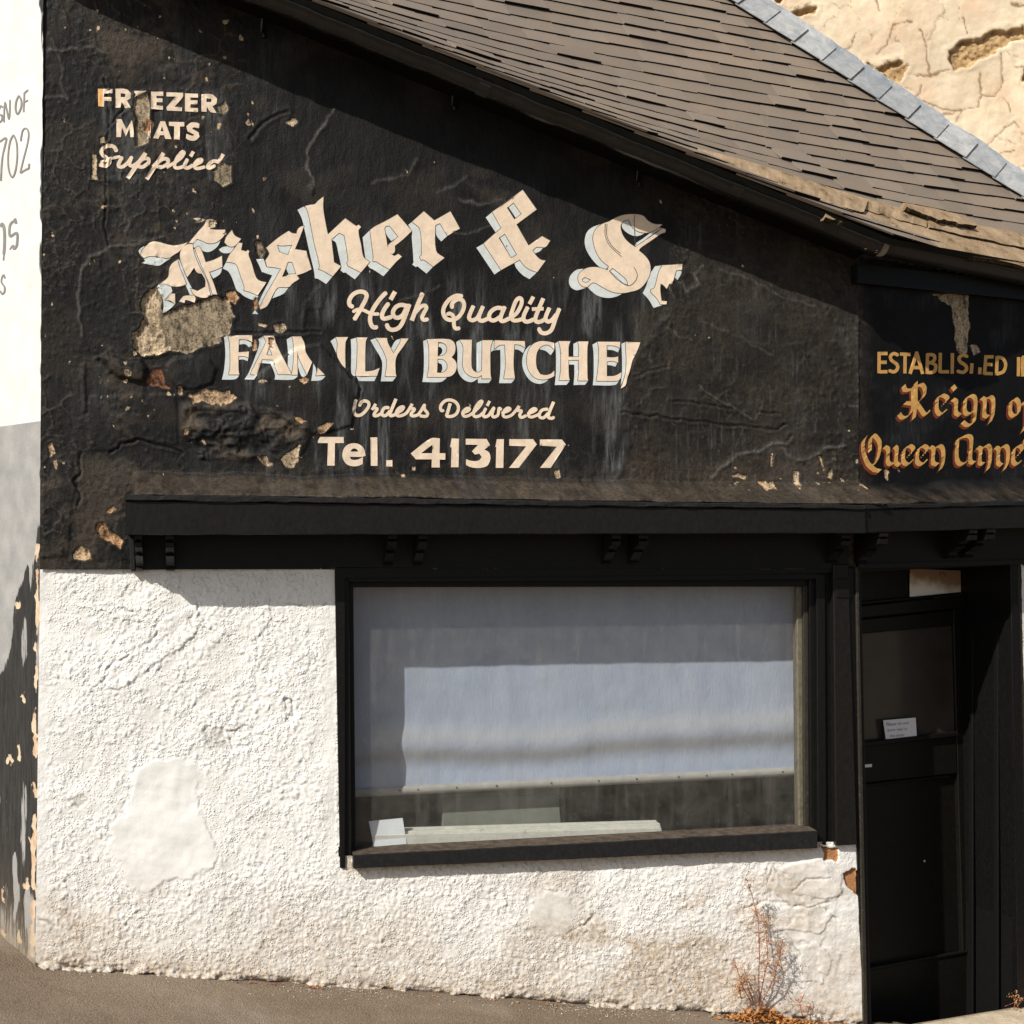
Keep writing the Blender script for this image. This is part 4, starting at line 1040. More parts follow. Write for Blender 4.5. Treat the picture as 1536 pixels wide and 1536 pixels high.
# side wall running back from the left corner
def side_field(x, y):
    nz = fbm(x / 14, y / 40, 3, 201)
    H = 0.002 * fbm(x / 20, y / 40, 4, 202)
    e = left_edge(850) + 0.0 * y
    grey = np.clip(0.5 + (y - (640 - 0.14 * x)) / 12, 0, 1)
    xb = np.interp(y, [775, 800, 850, 900, 960, 1000, 1100, 1500], [62, 56, 40, 26, 14, 4, -40, -60])
    black = np.clip(0.5 + (x - xb + 5 * nz) / 14, 0, 1)
    black *= 1 - 0.55 * sstep(0.1, .8, fbm(x / 12, y / 120, 3, 210)) - 0.5 * sstep(1290, 1420, y) - 0.35 * (np.exp(-((x - 8) / 14) ** 2 - ((y - 1250) / 130) ** 2))
    dd, v = worley((x + 3 * fbm(x / 5, y / 9, 2, 209)) / 11, (y + 7 * fbm(x / 7, y / 9, 2, 208)) / 34, 205)
    chip = (0.30 - dd) * 13 * (v < 0.13) - 20 * (v >= 0.13)
    edge = 1.2 - np.abs(x - np.interp(y, [0, 850, 1450], [65, 60, 53]) + 4) + 7 * fbm(x / 7, y / 22, 3, 207)
    chip = np.maximum(chip, np.where(y > 810, edge * 0.8, -20)) * 1.0
    chip = np.where(y > 815, chip, -20)
    H -= 0.003 * sstep(-1, 1, chip)
    g = np.interp(x, [-200, 0, 50], [1240, 1407, 1450]) - y
    dirt = np.exp(-np.clip(g, 0, 600) / 45.0)
    return H, np.stack([grey, np.clip(black, 0, 1), np.clip(0.5 + chip / 8, 0, 1), np.clip(dirt, 0, 1)], -1)
o = grid_part('side_wall', LEFT, lambda y: -330.0, lambda y: left_edge(y) - 0.3, np.arange(-260, 1500, 3.0), 210, side_field, M_SIDE, shop)
tag(o, 'sunlit white side wall with grey plinth and peeling black corner')

# the black wall that turns back over the door
R_BARE = [(P(1423,452,1450,448,1452,490,1447,530,1440,533,1432,528,1430,490), 0.22, .003), (P(1396,441,1452,440,1450,456,1420,458), 0.2, .002), (P(1452,518,1462,515,1468,528,1458,533), .2, .002), (P(1325,705,1331,702,1330,720,1326,722), .42, .004), (P(1344,703,1350,706,1346,712), .4, .004), (P(1292,672,1300,674,1298,688,1293,684), .55, .003)]
def right_field(x, y):
    H = 0.010 + 0.004 * fbm(x / 150, y / 150, 3, 301) + 0.001 * fbm(x / 12, y / 12, 3, 302)
    nz = fbm(x / 50, y / 50, 3, 303); r1 = fbm(x / 9, y / 9, 3, 304)
    lef = sstep(1310, 1287, x + 8 * nz)
    H += lef * 0.003 * (ridged(x / 20, y / 20, 3, 305) - 0.4)
    bare = np.full(x.shape, -20.0); tone = np.full(x.shape, .3)
    for pts, tn, dep in R_BARE:
        i = near(x, y, pts, 12)
        if not len(i): continue
        sd = poly_sd(x[i], y[i], pts) + 2 * fbm(x[i] / 6, y[i] / 6, 3, 306)
        H[i] -= dep * sstep(-1, 1, sd); bare[i] = np.maximum(bare[i], sd); tone[i] = np.where(sd > -2, tn, tone[i])
    yT = 757 - (x - 1297) * 0.022
    t = np.clip((y - (yT - 32 + 7 * fbm(x / 60, y / 90, 3, 307))) / 32, 0, 1)
    H += 0.19 * t ** 1.2 * (1 - sstep(yT + 1, yT + 3, y)) + 0.006 * t * r1 * (t < .99)
    dust_sheen = np.clip(0.7 * t * (0.6 + 0.6 * r1) + 0.2 * lef, 0, 1)
    chalk = 0.18 * sstep(0, .9, nz) + 0.35 * lef * sstep(0, .8, r1)
    return H, np.stack([np.clip(.5 + bare / 12, 0, 1), tone, np.clip(chalk, 0, 1), dust_sheen], -1)
o = grid_part('wall_above_door', RIGHT, lambda y: 1285.3, lambda y: 1850.0, np.arange(330, 803, 2.5), 226, right_field, M_BLACK2, shop, under_roof)
tag(o, 'smoother newer black render with gold blackletter over the door')

# ------------------------------------------------------------------ lettering
def smooth_poly(pts, thr=48, n=4):
    """outline with its gentle bends rounded and its sharp corners kept"""
    m = len(pts); out = []
    p = [Vector(q) for q in pts]
    def corner(i):
        a = (p[i] - p[i - 1]); b = (p[(i + 1) % m] - p[i])
        if a.length < 1e-6 or b.length < 1e-6: return True
        return math.degrees(a.angle(b)) > thr
    C = [corner(i) for i in range(m)]
    for i in range(m):
        j = (i + 1) % m
        a, b = p[i], p[j]; L = (b - a).length
        ta = (b - a) if C[i] else (p[j] - p[i - 1]).normalized() * L
        tb = (b - a) if C[j] else (p[(j + 1) % m] - p[i]).normalized() * L
        k = 1 if (C[i] and C[j]) else n
        for q in range(k):
            t = q / k
            h = (2 * t**3 - 3 * t**2 + 1) * a + (t**3 - 2 * t**2 + t) * ta + (-2 * t**3 + 3 * t**2) * b + (t**3 - t**2) * tb
            out.append((h.x, h.y))
    return out

def smooth_line(pts, n=5):
    if len(pts) < 3: return list(pts)
    p = [Vector(q) for q in pts]; out = []
    for i in range(len(p) - 1):
        a, b = p[i], p[i + 1]
        ta = (b - p[i - 1]) * .5 if i > 0 else (b - a) * .5
        tb = (p[i + 2] - a) * .5 if i + 2 < len(p) else (b - a) * .5
        for q in range(n):
            t = q / n
            h = (2 * t**3 - 3 * t**2 + 1) * a + (t**3 - 2 * t**2 + t) * ta + (-2 * t**3 + 3 * t**2) * b + (t**3 - t**2) * tb
            out.append((h.x, h.y))
    out.append(tuple(p[-1]))
    return out

def stroke_faces(pts, w, closed=False, caps=True, taper=None):
    """round brush stroke as convex pieces"""
    F_ = []; r = w / 2.0
    P_ = list(pts) + ([pts[0]] if closed else [])
    n = len(P_)
    for k, ((ax, ay), (bx, by)) in enumerate(zip(P_, P_[1:])):
        L = math.hypot(bx - ax, by - ay)
        if L < 1e-6: continue
        nx, ny = -(by - ay) / L * r, (bx - ax) / L * r
        F_.append([(ax + nx, ay + ny), (bx + nx, by + ny), (bx - nx, by - ny), (ax - nx, ay - ny)])
    for k, (ax, ay) in enumerate(P_):
        if (0 < k < n - 1) or closed:
            F_.append([(ax + r * math.cos(t * 0.785), ay + r * math.sin(t * 0.785)) for t in range(8)])
    return F_

def nib_faces(pts, nib, thick):
    """broad pen held at a fixed slant"""
    F_ = []
    nx, ny = nib
    for (ax, ay), (bx, by) in zip(pts, pts[1:]):
        dx, dy = bx - ax, by - ay; L = math.hypot(dx, dy)
        if L < 1e-6: continue
        ex, ey = dx / L * thick * .5, dy / L * thick * .5
        q = [(ax + nx - ex, ay + ny - ey), (bx + nx + ex, by + ny + ey), (bx - nx + ex, by - ny + ey), (ax - nx - ex, ay - ny - ey)]
        s = dx * ny - dy * nx
        if abs(s) / L < thick * .5:      # nearly along the nib: a hairline
            px, py = -dy / L * thick * .5, dx / L * thick * .5
            q = [(ax + px - nx * .3, ay + py - ny * .3), (bx + px + nx * .3, by + py + ny * .3), (bx - px + nx * .3, by - py + ny * .3), (ax - px - nx * .3, ay - py - ny * .3)]
        F_.append(q)
    return F_

def lay(name, face, fills, holes, relief, layer, mat, parent, cell=3.0, wear=True, thick=0.0012):
    """a coat of paint: union of the outlines less the holes, laid on the wall's relief"""
    polys = [p for p in fills] + [p for p in holes]
    nf = len(fills)
    vs, fs = [], []
    for p in polys:
        q = []
        for k, (x, y) in enumerate(p):
            if k and abs(x - p[k - 1][0]) < 1e-4 and abs(y - p[k - 1][1]) < 1e-4: continue
            q.append(len(vs)); vs.append((x, y))
        fs.append(q)
    boxes = [(min(a for a, _ in p), max(a for a, _ in p), min(b for _, b in p), max(b for _, b in p)) for p in fills]
    cells = set()
    for x0, x1, y0, y1 in boxes:
        for i in range(int(x0 // cell), int(x1 // cell) + 2):
            for j in range(int(y0 // cell), int(y1 // cell) + 2):
                cells.add((i, j))
    r = random.Random(3)
    extra = [(i * cell + r.uniform(-.25, .25) * cell, j * cell + r.uniform(-.25, .25) * cell) for i, j in sorted(cells)]
    allv = [Vector(v) for v in vs] + [Vector(v) for v in extra]
    ed = [(q[k], q[(k + 1) % len(q)]) for q in fs for k in range(len(q))]
    res = delaunay_2d_cdt(allv, ed, [], 0, 1e-4)
    ov, of = res[0], res[2]
    CX = np.array([sum(ov[k][0] for k in f) / len(f) for f in of]); CY = np.array([sum(ov[k][1] for k in f) / len(f) for f in of])
    inside = np.zeros(len(of), bool)
    for kp, pp in enumerate(polys):
        i = near(CX, CY, pp, 0.0)
        if not len(i): continue
        cx, cy = CX[i], CY[i]; ins = np.zeros(len(i), bool); m_ = len(pp)
        for k in range(m_):
            ax, ay = pp[k]; bx, by = pp[(k + 1) % m_]
            if ay == by: continue
            ins ^= ((ay > cy) != (by > cy)) & (cx < (bx - ax) * (cy - ay) / (by - ay) + ax)
        if kp < nf: inside[i] |= ins
        else: inside[i] &= ~ins
    X_ = np.array([v[0] for v in ov]); Y_ = np.array([v[1] for v in ov])
    hb = relief(X_, Y_)
    H, bare = hb if isinstance(hb, tuple) else (hb, np.full(X_.shape, -20.0))
    keep = []
    for f, s in zip(of, inside):
        if not s: continue
        if wear and sum(bare[k] for k in f) / len(f) > 0.3: continue
        keep.append(list(f))
    used = sorted({k for f in keep for k in f}); rm = {k: i for i, k in enumerate(used)}
    V_ = face.arr(X_[used], Y_[used], H[used] + layer)
    faces = [[rm[k] for k in f] for f in keep]
    n = Vector(face.n)
    out = []
    for f in faces:
        a, b, c = (Vector(V_[k]) for k in f[:3])
        out.append(f if (b - a).cross(c - a).dot(n) > 0 else f[::-1])
    return mesh_obj(name, V_, out, mat, parent, True)

def conv(block, pts):
    x0, y0, s = block
    return [(x0 + a / s, y0 + b / s) for a, b in pts]

def relief_front(x, y): return front_field(x, y, True)
def relief_right(x, y): return right_field(x, y)[0]
def relief_left(x, y): return side_field(x, y)[0]

def block_letters(name, blocks, label, with_lines=True, extra_lines=None):
    fills, holes, shade = [], [], []
    for b, f, h, s in blocks:
        fills += [smooth_poly(conv(b, p)) for p in f]; holes += [smooth_poly(conv(b, p)) for p in h]; shade += [smooth_poly(conv(b, p)) for p in s]
    o = lay(name, FRONT, fills, holes, relief_front, 0.0024, M_CREAM, shop)
    tag(o, label)
    adopt(lay('letter_shade', FRONT, shade, [], relief_front, 0.0010, M_PALE, None), o)
    ln = []
    for p in fills + holes: ln += stroke_faces(p, 1.7, True)
    if extra_lines:
        e = []
        for p in extra_lines[1]: e += stroke_faces(smooth_line(conv(extra_lines[0], p)), 0.9)
        adopt(lay('pen_line', FRONT, e, [], relief_front, 0.0032, M_LINE, None), o)
    adopt(lay('letter_outline', FRONT, ln, [], relief_front, 0.0016, M_LINE, None, 6.0), o)
    return o

block_letters('lettering', FISHER[:3], 'arched cream blackletter word with pale blue shading, its left end peeling')
block_letters('lettering', FISHER[3:4], 'large cream ampersand with pale blue shading')
block_letters('lettering', FISHER[4:], 'large cream blackletter capital and the broken letter after it', True, S_LINES)
block_letters('lettering', FAMILY[:2], 'cream serif capitals with pale blue shading, the M broken away')
block_letters('lettering', FAMILY[2:], 'cream serif capitals with pale blue shading, the last letter broken')

def script_letters(blocks, label):
    f = []
    for b, strokes in blocks:
        for w, pts in strokes: f += stroke_faces(smooth_line(conv(b, pts)), w / b[2])
    return tag(lay('lettering', FRONT, f, [], relief_front, 0.0020, M_CREAM, shop, 4.0), label)
script_letters(SCRIPT_QUALITY[:1], 'first cream brush script word under the arched name')
script_letters(SCRIPT_QUALITY[1:], 'second cream brush script word under the arched name')
script_letters(SCRIPT_ORDERS[:1], 'small cream brush script word, its first letter damaged')
script_letters(SCRIPT_ORDERS[1:], 'small cream brush script word above the telephone number')
script_letters(SUPPLIED, 'small cream brush script under the freezer capitals')
fz = [smooth_poly(conv(FREEZER[0], p)) for p in FREEZER[1]]; fh = [conv(FREEZER[0], p) for p in FREEZER[2]]
tag(lay('lettering', FRONT, fz[:7], fh, relief_front, 0.0020, M_CREAM, shop), 'upper word of small broken cream capitals')
tag(lay('lettering', FRONT, fz[7:], fh, relief_front, 0.0020, M_CREAM, shop), 'lower word of small broken cream capitals')
tag(lay('lettering', FRONT, [conv(FREEZER_ORANGE[0], p) for p in FREEZER_ORANGE[1]], [], relief_front, 0.0020, M_ORANGE, shop), 'yellowed stem of the first small capital')
for (b, pf, ph), lb in zip(TEL, ('cream sans serif word before the number', 'cream sans serif telephone number')):
    tag(lay('lettering', FRONT, [smooth_poly(conv(b, p)) for p in pf], [smooth_poly(conv(b, p)) for p in ph], relief_front, 0.0020, M_CREAM, shop), lb)
b, w, strokes = ESTABLISHED
for part, lb in ((strokes[:-2], 'gold plain capitals over the door'), (strokes[-2:], 'short gold plain word over the door')):
    f = []
    for p in part: f += stroke_faces(smooth_line(conv(b, p)) if len(p) > 3 else conv(b, p), w / b[2])
    tag(lay('lettering', RIGHT, f, [], relief_right, 0.0018, M_GOLD, shop, 4.0), lb)
b, strokes = REIGN
for i0, i1, lb in ((0, 15, 'gold blackletter word with red shading, upper line'), (15, 18, 'short gold blackletter word at the end of the upper line'), (18, 28, 'gold blackletter word with red shading, lower line'), (28, 99, 'gold blackletter name at the end of the lower line')):
    f, g = [], []
    for p in strokes[i0:i1]:
        q = conv(b, smooth_line(p, 4) if len(p) > 3 else p)
        f += nib_faces(q, (2.9, -2.7), 1.7)
        g += nib_faces([(x - 2.8, y + 3.4) for x, y in q], (2.9, -2.7), 1.7)
    o = tag(lay('lettering', RIGHT, f, [], relief_right, 0.0024, M_GOLD, shop, 4.0), lb)
    adopt(lay('letter_shade', RIGHT, g, [], relief_right, 0.0013, M_RED, None, 5.0), o)
for bi, i0, i1, lb in ((0, 0, 5, 'grey capitals on the white side wall'), (0, 5, 9, 'grey date on the white side wall'), (1, 0, 7, 'bold grey blackletter on the white side wall'), (1, 7, 9, 'small grey capital low on the white side wall')):
    b, strokes = GREY_SIGN[bi]; f = []
    for w, p in strokes[i0:i1]: f += stroke_faces(smooth_line(conv(b, p)) if len(p) > 3 else conv(b, p), w / b[2] * 1.5)
    tag(lay('lettering', LEFT, f, [], relief_left, 0.0020, M_GREYL, shop, 3.0), lb)
# ------------------------------------------------------------------ fascia, frieze, corbels
def rough_board(name, face, top, bot, off, depth, mat, parent, n=60, amp=0.002, seed=0):
    """long painted board with slightly wavering arrises; top and bot are (x0,y0,x1,y1) edges"""
    bm = bmesh.new(); rings = []
    for i in range(n + 1):
        t = i / n
        w = [float(fbm(np.array([t * n * .35 + seed]), np.array([k * 7.7]), 3, 400 + seed)[0]) * amp for k in range(4)]
        pt = face.at(top[0] + (top[2] - top[0]) * t, top[1] + (top[3] - top[1]) * t, off)
        pb = face.at(bot[0] + (bot[2] - bot[0]) * t, bot[1] + (bot[3] - bot[1]) * t, off)
        c = 0.004
        ring = [pt + Vector((0, 0, w[0] - c)), pt + Vector((0, 0, w[0])) - Vector(face.n) * c, face.back(pt, depth), face.back(pb, depth), pb + Vector((0, 0, w[1])) - Vector(face.n) * c, pb + Vector((0, 0, w[1] + c)) + Vector(face.n) * w[2]]
        rings.append([bm.verts.new(q) for q in ring])
    for a, b in zip(rings, rings[1:]):
        for k in range(6): bm.faces.new((a[k], a[(k + 1) % 6], b[(k + 1) % 6], b[k]))
    bm.faces.new(rings[0]); bm.faces.new(rings[-1][::-1])
    return bm_obj(name, bm, mat, parent)

fas = rough_board('fascia', FRONT, (188, 751, 1297, 764), (188, 803, 1298, 800), 0.240, 0.228, M_FASCIA, shop, 90, .0015, 1)
rough_board('fascia_capping', FRONT, (187, 742, 1299, 757), (187, 751, 1298, 764), 0.252, 0.24, M_SILL, fas, 120, .0035, 2)
tag(fas, 'black painted box fascia over the shop window')
fas2 = rough_board('fascia', RIGHT, (1296, 764, 1850, 750), (1296, 799, 1850, 782), 0.205, 0.195, M_FASCIA, shop, 40, .0015, 3)
rough_board('fascia_capping', RIGHT, (1298, 757, 1850, 744), (1298, 764, 1850, 750), 0.212, 0.20, M_SILL, fas2, 60, .003, 4)
tag(fas2, 'black fascia over the door')
frz = bm_obj('frieze', board(FRONT, [(200, 803), (1272, 797), (1272, 853), (500, 851), (205, 855)], 0.022, 0.08), M_JOINERY, shop)
bm_obj('frieze_end', board(FRONT, [(193, 806), (201, 806), (203, 857), (196, 857)], 0.032, 0.06), M_SILL, frz, bevel=.002)
bm_obj('frieze', board(RIGHT, [(1286, 795), (1850, 775), (1850, 838), (1286, 851)], 0.016, 0.1), M_OLIVE, shop)
bm_obj('frieze_bead', board(RIGHT, [(1288, 846), (1850, 832), (1850, 838), (1288, 853)], 0.03, 0.012), M_OLIVE, frz)

PROFILE = [(0.0, 0.205), (0.10, 0.205), (0.16, 0.19), (0.20, 0.205), (0.34, 0.20), (0.40, 0.15), (0.52, 0.115), (0.58, 0.125), (0.66, 0.10), (0.80, 0.062), (0.90, 0.045), (0.96, 0.05), (1.0, 0.035)]
def corbel(face, x0, x1, y0, y1, parent):
    bm = bmesh.new()
    pl = face.at(x0, y0, 0.12); pr = face.at(x1, y0, 0.12); pb = face.at(x0, y1, 0.12)
    w = (pr - pl); w = Vector(face.d) * w.dot(Vector(face.d)); hh = pl.z - pb.z
    n = Vector(face.n); base = face.at(x0, y0, 0.12) - n * 0.12
    prof = [(0.0, 0.012)] + PROFILE + [(1.0, 0.012)]
    f = [base + n * (d * 0.97) - Vector((0, 0, hh * t)) for t, d in prof]
    add_prism(bm, f, [p + w for p in f])
    return bm_obj('corbel', bm, M_FASCIA, parent)
for x0, x1, y1 in ((203, 214, 857), (249, 261, 857), (579, 592, 849), (624, 637, 849), (911, 924, 847), (951, 965, 847), (1252, 1266, 845)):
    corbel(FRONT, x0, x1, 803, y1, frz)
for x0, x1, y0, y1 in ((1303, 1316, 800, 846), (1437, 1449, 795, 838), (1463, 1476, 794, 837)):
    corbel(RIGHT, x0, x1, y0, y1, frz)

# ------------------------------------------------------------------ shop window
win = bm_obj('shop_window', board(FRONT, [(502, 851), (1252, 846), (1252, 860), (516, 866), (518, 1303), (510, 1302)], 0.012, 0.26), M_JOINERY, shop, bevel=.003)
tag(win, 'long single pane shop window in a moulded black frame')
def fr(name, pts, off, depth, mat=M_JOINERY, par=win, bev=.003):
    return bm_obj(name, board(FRONT, pts, off, depth), mat, par, bevel=bev)
fr('head_moulding', [(516, 865), (1237, 859), (1237, 869), (524, 873)], 0.0, 0.24)
fr('head_moulding', [(524, 872), (1226, 867), (1226, 880), (528, 881)], -0.045, 0.07)
fr('jamb_moulding', [(515, 864), (524, 870), (528, 1300), (517, 1300)], -0.004, 0.24)
fr('jamb_moulding', [(523, 872), (530, 878), (534, 1292), (526, 1292)], -0.045, 0.07)
fr('jamb_moulding', [(1195, 872), (1206, 872), (1208, 1262), (1199, 1262)], -0.068, 0.06, M_PALEWOOD)
fr('jamb_moulding', [(1205, 870), (1215, 870), (1217, 1262), (1207, 1262)], -0.046, 0.08, M_REVEAL)
fr('jamb_moulding', [(1214, 868), (1226, 866), (1228, 1268), (1216, 1265)], -0.022, 0.1)
fr('jamb_moulding', [(1225, 862), (1238, 860), (1240, 1272), (1227, 1272)], 0.004, 0.22)
fr('jamb_moulding', [(1237, 856), (1253, 855), (1257, 1271), (1239, 1271)], -0.012, 0.22)
pil = bm_obj('pilaster', board(FRONT, [(1250, 846), (1273, 846), (1286, 1267), (1254, 1269)], 0.034, 0.12), M_FASCIA, shop, bevel=.004)
tag(pil, 'flat black timber pilaster between window and door')
bm_obj('pilaster_block', board(FRONT, [(1254, 868), (1272, 868), (1276, 897), (1254, 897)], 0.040, 0.01), M_JOINERY, pil, bevel=.003)

# sill: sloped dusty top and square nosing
bm = bmesh.new()
n = 80; rings = []
for i in range(n + 1):
    t = i / n
    xa = 530 + (1226 - 530) * t; yt = 1283 - 37 * t; yb = 1303 - 31 * t
    w = float(fbm(np.array([t * 30.]), np.array([1.0]), 3, 77)[0]) * .0015
    ft = FRONT.at(xa, yt, 0.052); fb = FRONT.at(xa, yb, 0.050)
    bk = FRONT.back(ft, 0.158) + Vector((0, 0, 0.004)); bkb = FRONT.back(fb, 0.14)
    rings.append([bm.verts.new(q) for q in (ft + Vector((0, 0, w - .004)), ft + Vector((0, 0, w)) - Vector(FRONT.n) * .006, bk, bkb, fb + Vector((0, 0, w)))])
topf = []
for a, b in zip(rings, rings[1:]):
    for k in range(5):
        f = bm.faces.new((a[k], a[(k + 1) % 5], b[(k + 1) % 5], b[k]))
        if k == 1: f.material_index = 1
bm.faces.new(rings[0]); bm.faces.new(rings[-1][::-1])
sill = bm_obj('sill', bm, M_SILL, win)
sill.data.materials.append(M_SILLTOP)
tag(sill, 'dusty black timber sill with a chipped edge')

# pane
p = [FRONT.at(x, y, -0.085) for x, y in ((524, 874), (1203, 869), (1204, 1270), (530, 1285))]
bm = bmesh.new(); add_prism(bm, p, [FRONT.back(q, 0.004) for q in p])
bm_obj('pane', bm, M_GLASS, win)

# dark shop interior
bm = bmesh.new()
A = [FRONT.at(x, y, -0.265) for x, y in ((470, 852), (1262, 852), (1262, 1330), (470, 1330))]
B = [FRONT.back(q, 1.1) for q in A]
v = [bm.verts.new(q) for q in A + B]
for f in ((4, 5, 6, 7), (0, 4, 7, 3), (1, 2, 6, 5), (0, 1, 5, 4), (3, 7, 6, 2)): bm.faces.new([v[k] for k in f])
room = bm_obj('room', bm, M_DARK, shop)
tag(room, 'dark shop interior behind the glass')
# window bed, painted boards behind the glass
def mat_green_cream():
    m = MB('cream_board_with_green')
    n = m.noise(20, 5, 0.7, (1, 1, 3))
    c = m.ramp(n, [(0.3, (0.50, 0.50, 0.43)), (0.55, (0.62, 0.60, 0.52)), (0.7, (0.66, 0.63, 0.55))])
    c = m.mix(m.ramp(m.noise(32, 3, 0.6, None, 0.4), [(0.68, 0.0), (0.71, 1.0)]), c, (0.16, 0.40, 0.22))
    c = m.mix(m.ramp(m.noise(60, 3, 0.6, (1, 1, 4)), [(0.66, 0.0), (0.72, .8)]), c, (0.30, 0.16, 0.10))
    return m.done(c, 0.7, 0.2)
bed = empty('window_board', FRONT.at(800, 1262, -0.14), 'cream painted board flecked with green lying inside the window bottom', 'board')
MGC = mat_green_cream()
bm_obj('board', board(FRONT, [(560, 1253), (992, 1242), (996, 1262), (560, 1283)], -0.100, 0.03), MGC, bed, bevel=.002)
bm_obj('ledge', board(FRONT, [(575, 1248), (990, 1235), (992, 1243), (575, 1254)], -0.125, 0.06), MGC, bed, bevel=.002)
bm_obj('backboard', board(FRONT, [(575, 1243), (985, 1231), (986, 1237), (575, 1249)], -0.16, 0.02), MGC, bed, bevel=.001)
bx = empty('grey_box', FRONT.at(750, 1235, -0.30), 'plain grey box standing in the dark behind the cream board', 'box')
MB_GREY = simple('grey_box_card', (0.20, 0.21, 0.17), 0.12, 8, 0.8)
bm_obj('box_body', board(FRONT, [(664, 1192), (838, 1186), (842, 1236), (664, 1243)], -0.30, 0.18), MB_GREY, bx, bevel=.004)
bm_obj('lid_edge', board(FRONT, [(661, 1184), (840, 1178), (840, 1192), (661, 1198)], -0.292, 0.19), MB_GREY, bx, bevel=.004)
shelf = bm_obj('dark_panel', board(FRONT, [(560, 1175), (985, 1160), (990, 1250), (560, 1262)], -0.62, 0.02), simple('dim_brown_panel', (0.036, 0.033, 0.027), 0.5, 5, 0.8), shop, bevel=.003)
# card leaning at the left of the window
card_m = simple('white_card', (0.66, 0.68, 0.68), 0.05, 12, 0.6)
cf = [FRONT.at(x, y, o_) for x, y, o_ in ((553, 1232, -.118), (604, 1227, -.118), (610, 1266, -.094), (561, 1270, -.094))]
bm = bmesh.new()
add_prism(bm, cf, [FRONT.back(q, 0.003) for q in cf])
card = bm_obj('blank_card', bm, card_m)
tag(card, 'blank white card propped behind the glass at the left end of the sill', 'card')

# ------------------------------------------------------------------ roller blind
blind = empty('roller_blind', FRONT.at(860, 1190, -0.23), 'pale blue grey roller blind drawn almost to the bottom of the shop window', 'blind')
def mat_blind():
    m = MB('blind_cloth')
    n = m.noise(6, 5, 0.6, (1.6, 1.6, 0.5)); n2 = m.noise(70, 4, 0.65, (2, 2, .5))
    c = m.ramp(n, [(0.3, (0.345, 0.395, 0.49)), (0.7, (0.42, 0.465, 0.56))])
    c = m.mix(m.math('MULTIPLY', m.ramp(n2, [(0.6, 0.0), (0.8, 1.0)]), .3), c, (0.30, 0.28, 0.25))
    a0, a1, a2, a3 = m.attr('w')
    c = m.mix(m.math('MULTIPLY', a0, 0.5), c, (0.27, 0.235, 0.18))  # shade under the fold, mixed into the cloth colour
    c = m.mix(m.math('MULTIPLY', a1, 0.6), c, (0.50, 0.48, 0.42))  # sunlit upper side of the fold, mixed into the cloth colour
    c = m.mix(m.ramp(m.noise(95, 3), [(0.74, 0.0), (0.78, .6)]), c, (0.12, 0.10, 0.08))
    m.bump(m.math('ADD', n2, m.noise(14, 6, .6, (1, 1, .25))), 0.004, 0.45)
    return m.done(c, 0.75, 0.2)
def blind_bot(x): return 1188 - (x - 530) * 0.0485
def blind_field(x, y):
    t = blind_bot(x) - y            # px above the bottom
    H = 0.003 * fbm(x / 150, y / 500, 3, 501) + 0.0011 * fbm(x / 40, y / 700, 2, 502) + 0.0015 * fbm(x / 30, y / 30, 3, 503)
    tt = t - 5 * fbm(x / 160, y * 0, 2, 504)
    H += 0.013 * np.exp(-((tt - 64) / 22) ** 2) - 0.006 * np.exp(-((tt - 28) / 16) ** 2)
    brown = np.exp(-((tt - 46) / 11) ** 2); cream = np.exp(-((tt - 76) / 14) ** 2) * .6  # painted fold shading: darker below the bulge, lighter above it
    grime = 0.35 * sstep(0.2, .9, fbm(x / 22, y / 60, 4, 505))
    return H, np.stack([np.clip(brown + .0 * grime, 0, 1), cream, grime, grime * 0], -1)
s = np.linspace(0, 1, 260); k = np.linspace(0, 1, 150)
PX = np.repeat((512 + (1222 - 512) * s)[None, :], 150, 0)
PY = 858 + (blind_bot(PX) - 858) * k[:, None]
Hh, Aa = blind_field(PX.ravel(), PY.ravel())
Vb = FRONT.arr(PX.ravel(), PY.ravel(), -0.228 + Hh)
# arr() keeps the wall's own size: shift the sheet to its true depth by casting onto the inner plane
inner = Face(tuple(FRONT.at(768, 790, -0.228)), tuple(FRONT.d))
Vb = inner.arr(PX.ravel(), PY.ravel(), Hh)
idx = np.arange(150 * 260).reshape(150, 260)
Q = np.stack([idx[:-1, :-1], idx[1:, :-1], idx[1:, 1:], idx[:-1, 1:]], -1).reshape(-1, 4)
M_BLIND = mat_blind()
sheet = fast_mesh('cloth', Vb, Q, M_BLIND, blind, True, {'w': Aa})
M_BAR = simple('blind_bar_hem', (0.37, 0.355, 0.32), 0.12, 20, 0.6)
bm = bmesh.new(); rings = []
for i in range(41):
    x = 512 + (1222 - 512) * i / 40
    a = FRONT.at(x, blind_bot(x) - 5, -0.220); b = FRONT.at(x, blind_bot(x) + 8, -0.220)
    rings.append([bm.verts.new(q) for q in (a, FRONT.back(a, .012), FRONT.back(b, .012), b, (a + b) / 2 + Vector(FRONT.n) * .006)])
for a, b in zip(rings, rings[1:]):
    for q in range(5): bm.faces.new((a[q], a[(q + 1) % 5], b[(q + 1) % 5], b[q]))
bm.faces.new(rings[0]); bm.faces.new(rings[-1][::-1])
bar = bm_obj('bottom_bar', bm, M_BAR, blind, True)
for x in (600, 627, 685, 745, 827, 898, 955, 1018, 1060, 1098, 1174):
    c = FRONT.at(x, blind_bot(x) + 1, -0.214); bm = bmesh.new()
    bmesh.ops.create_icosphere(bm, subdivisions=1, radius=0.0045, matrix=Matrix.Translation(c))
    bm_obj('tack', bm, M_RUST, bar, True)
bm = bmesh.new()
c0, c1 = FRONT.at(505, 852, -0.25), FRONT.at(1225, 850, -0.25)
add_tube(bm, [c0, c1], 0.022, 12)
bm_obj('roller', bm, M_DARK, blind, True)

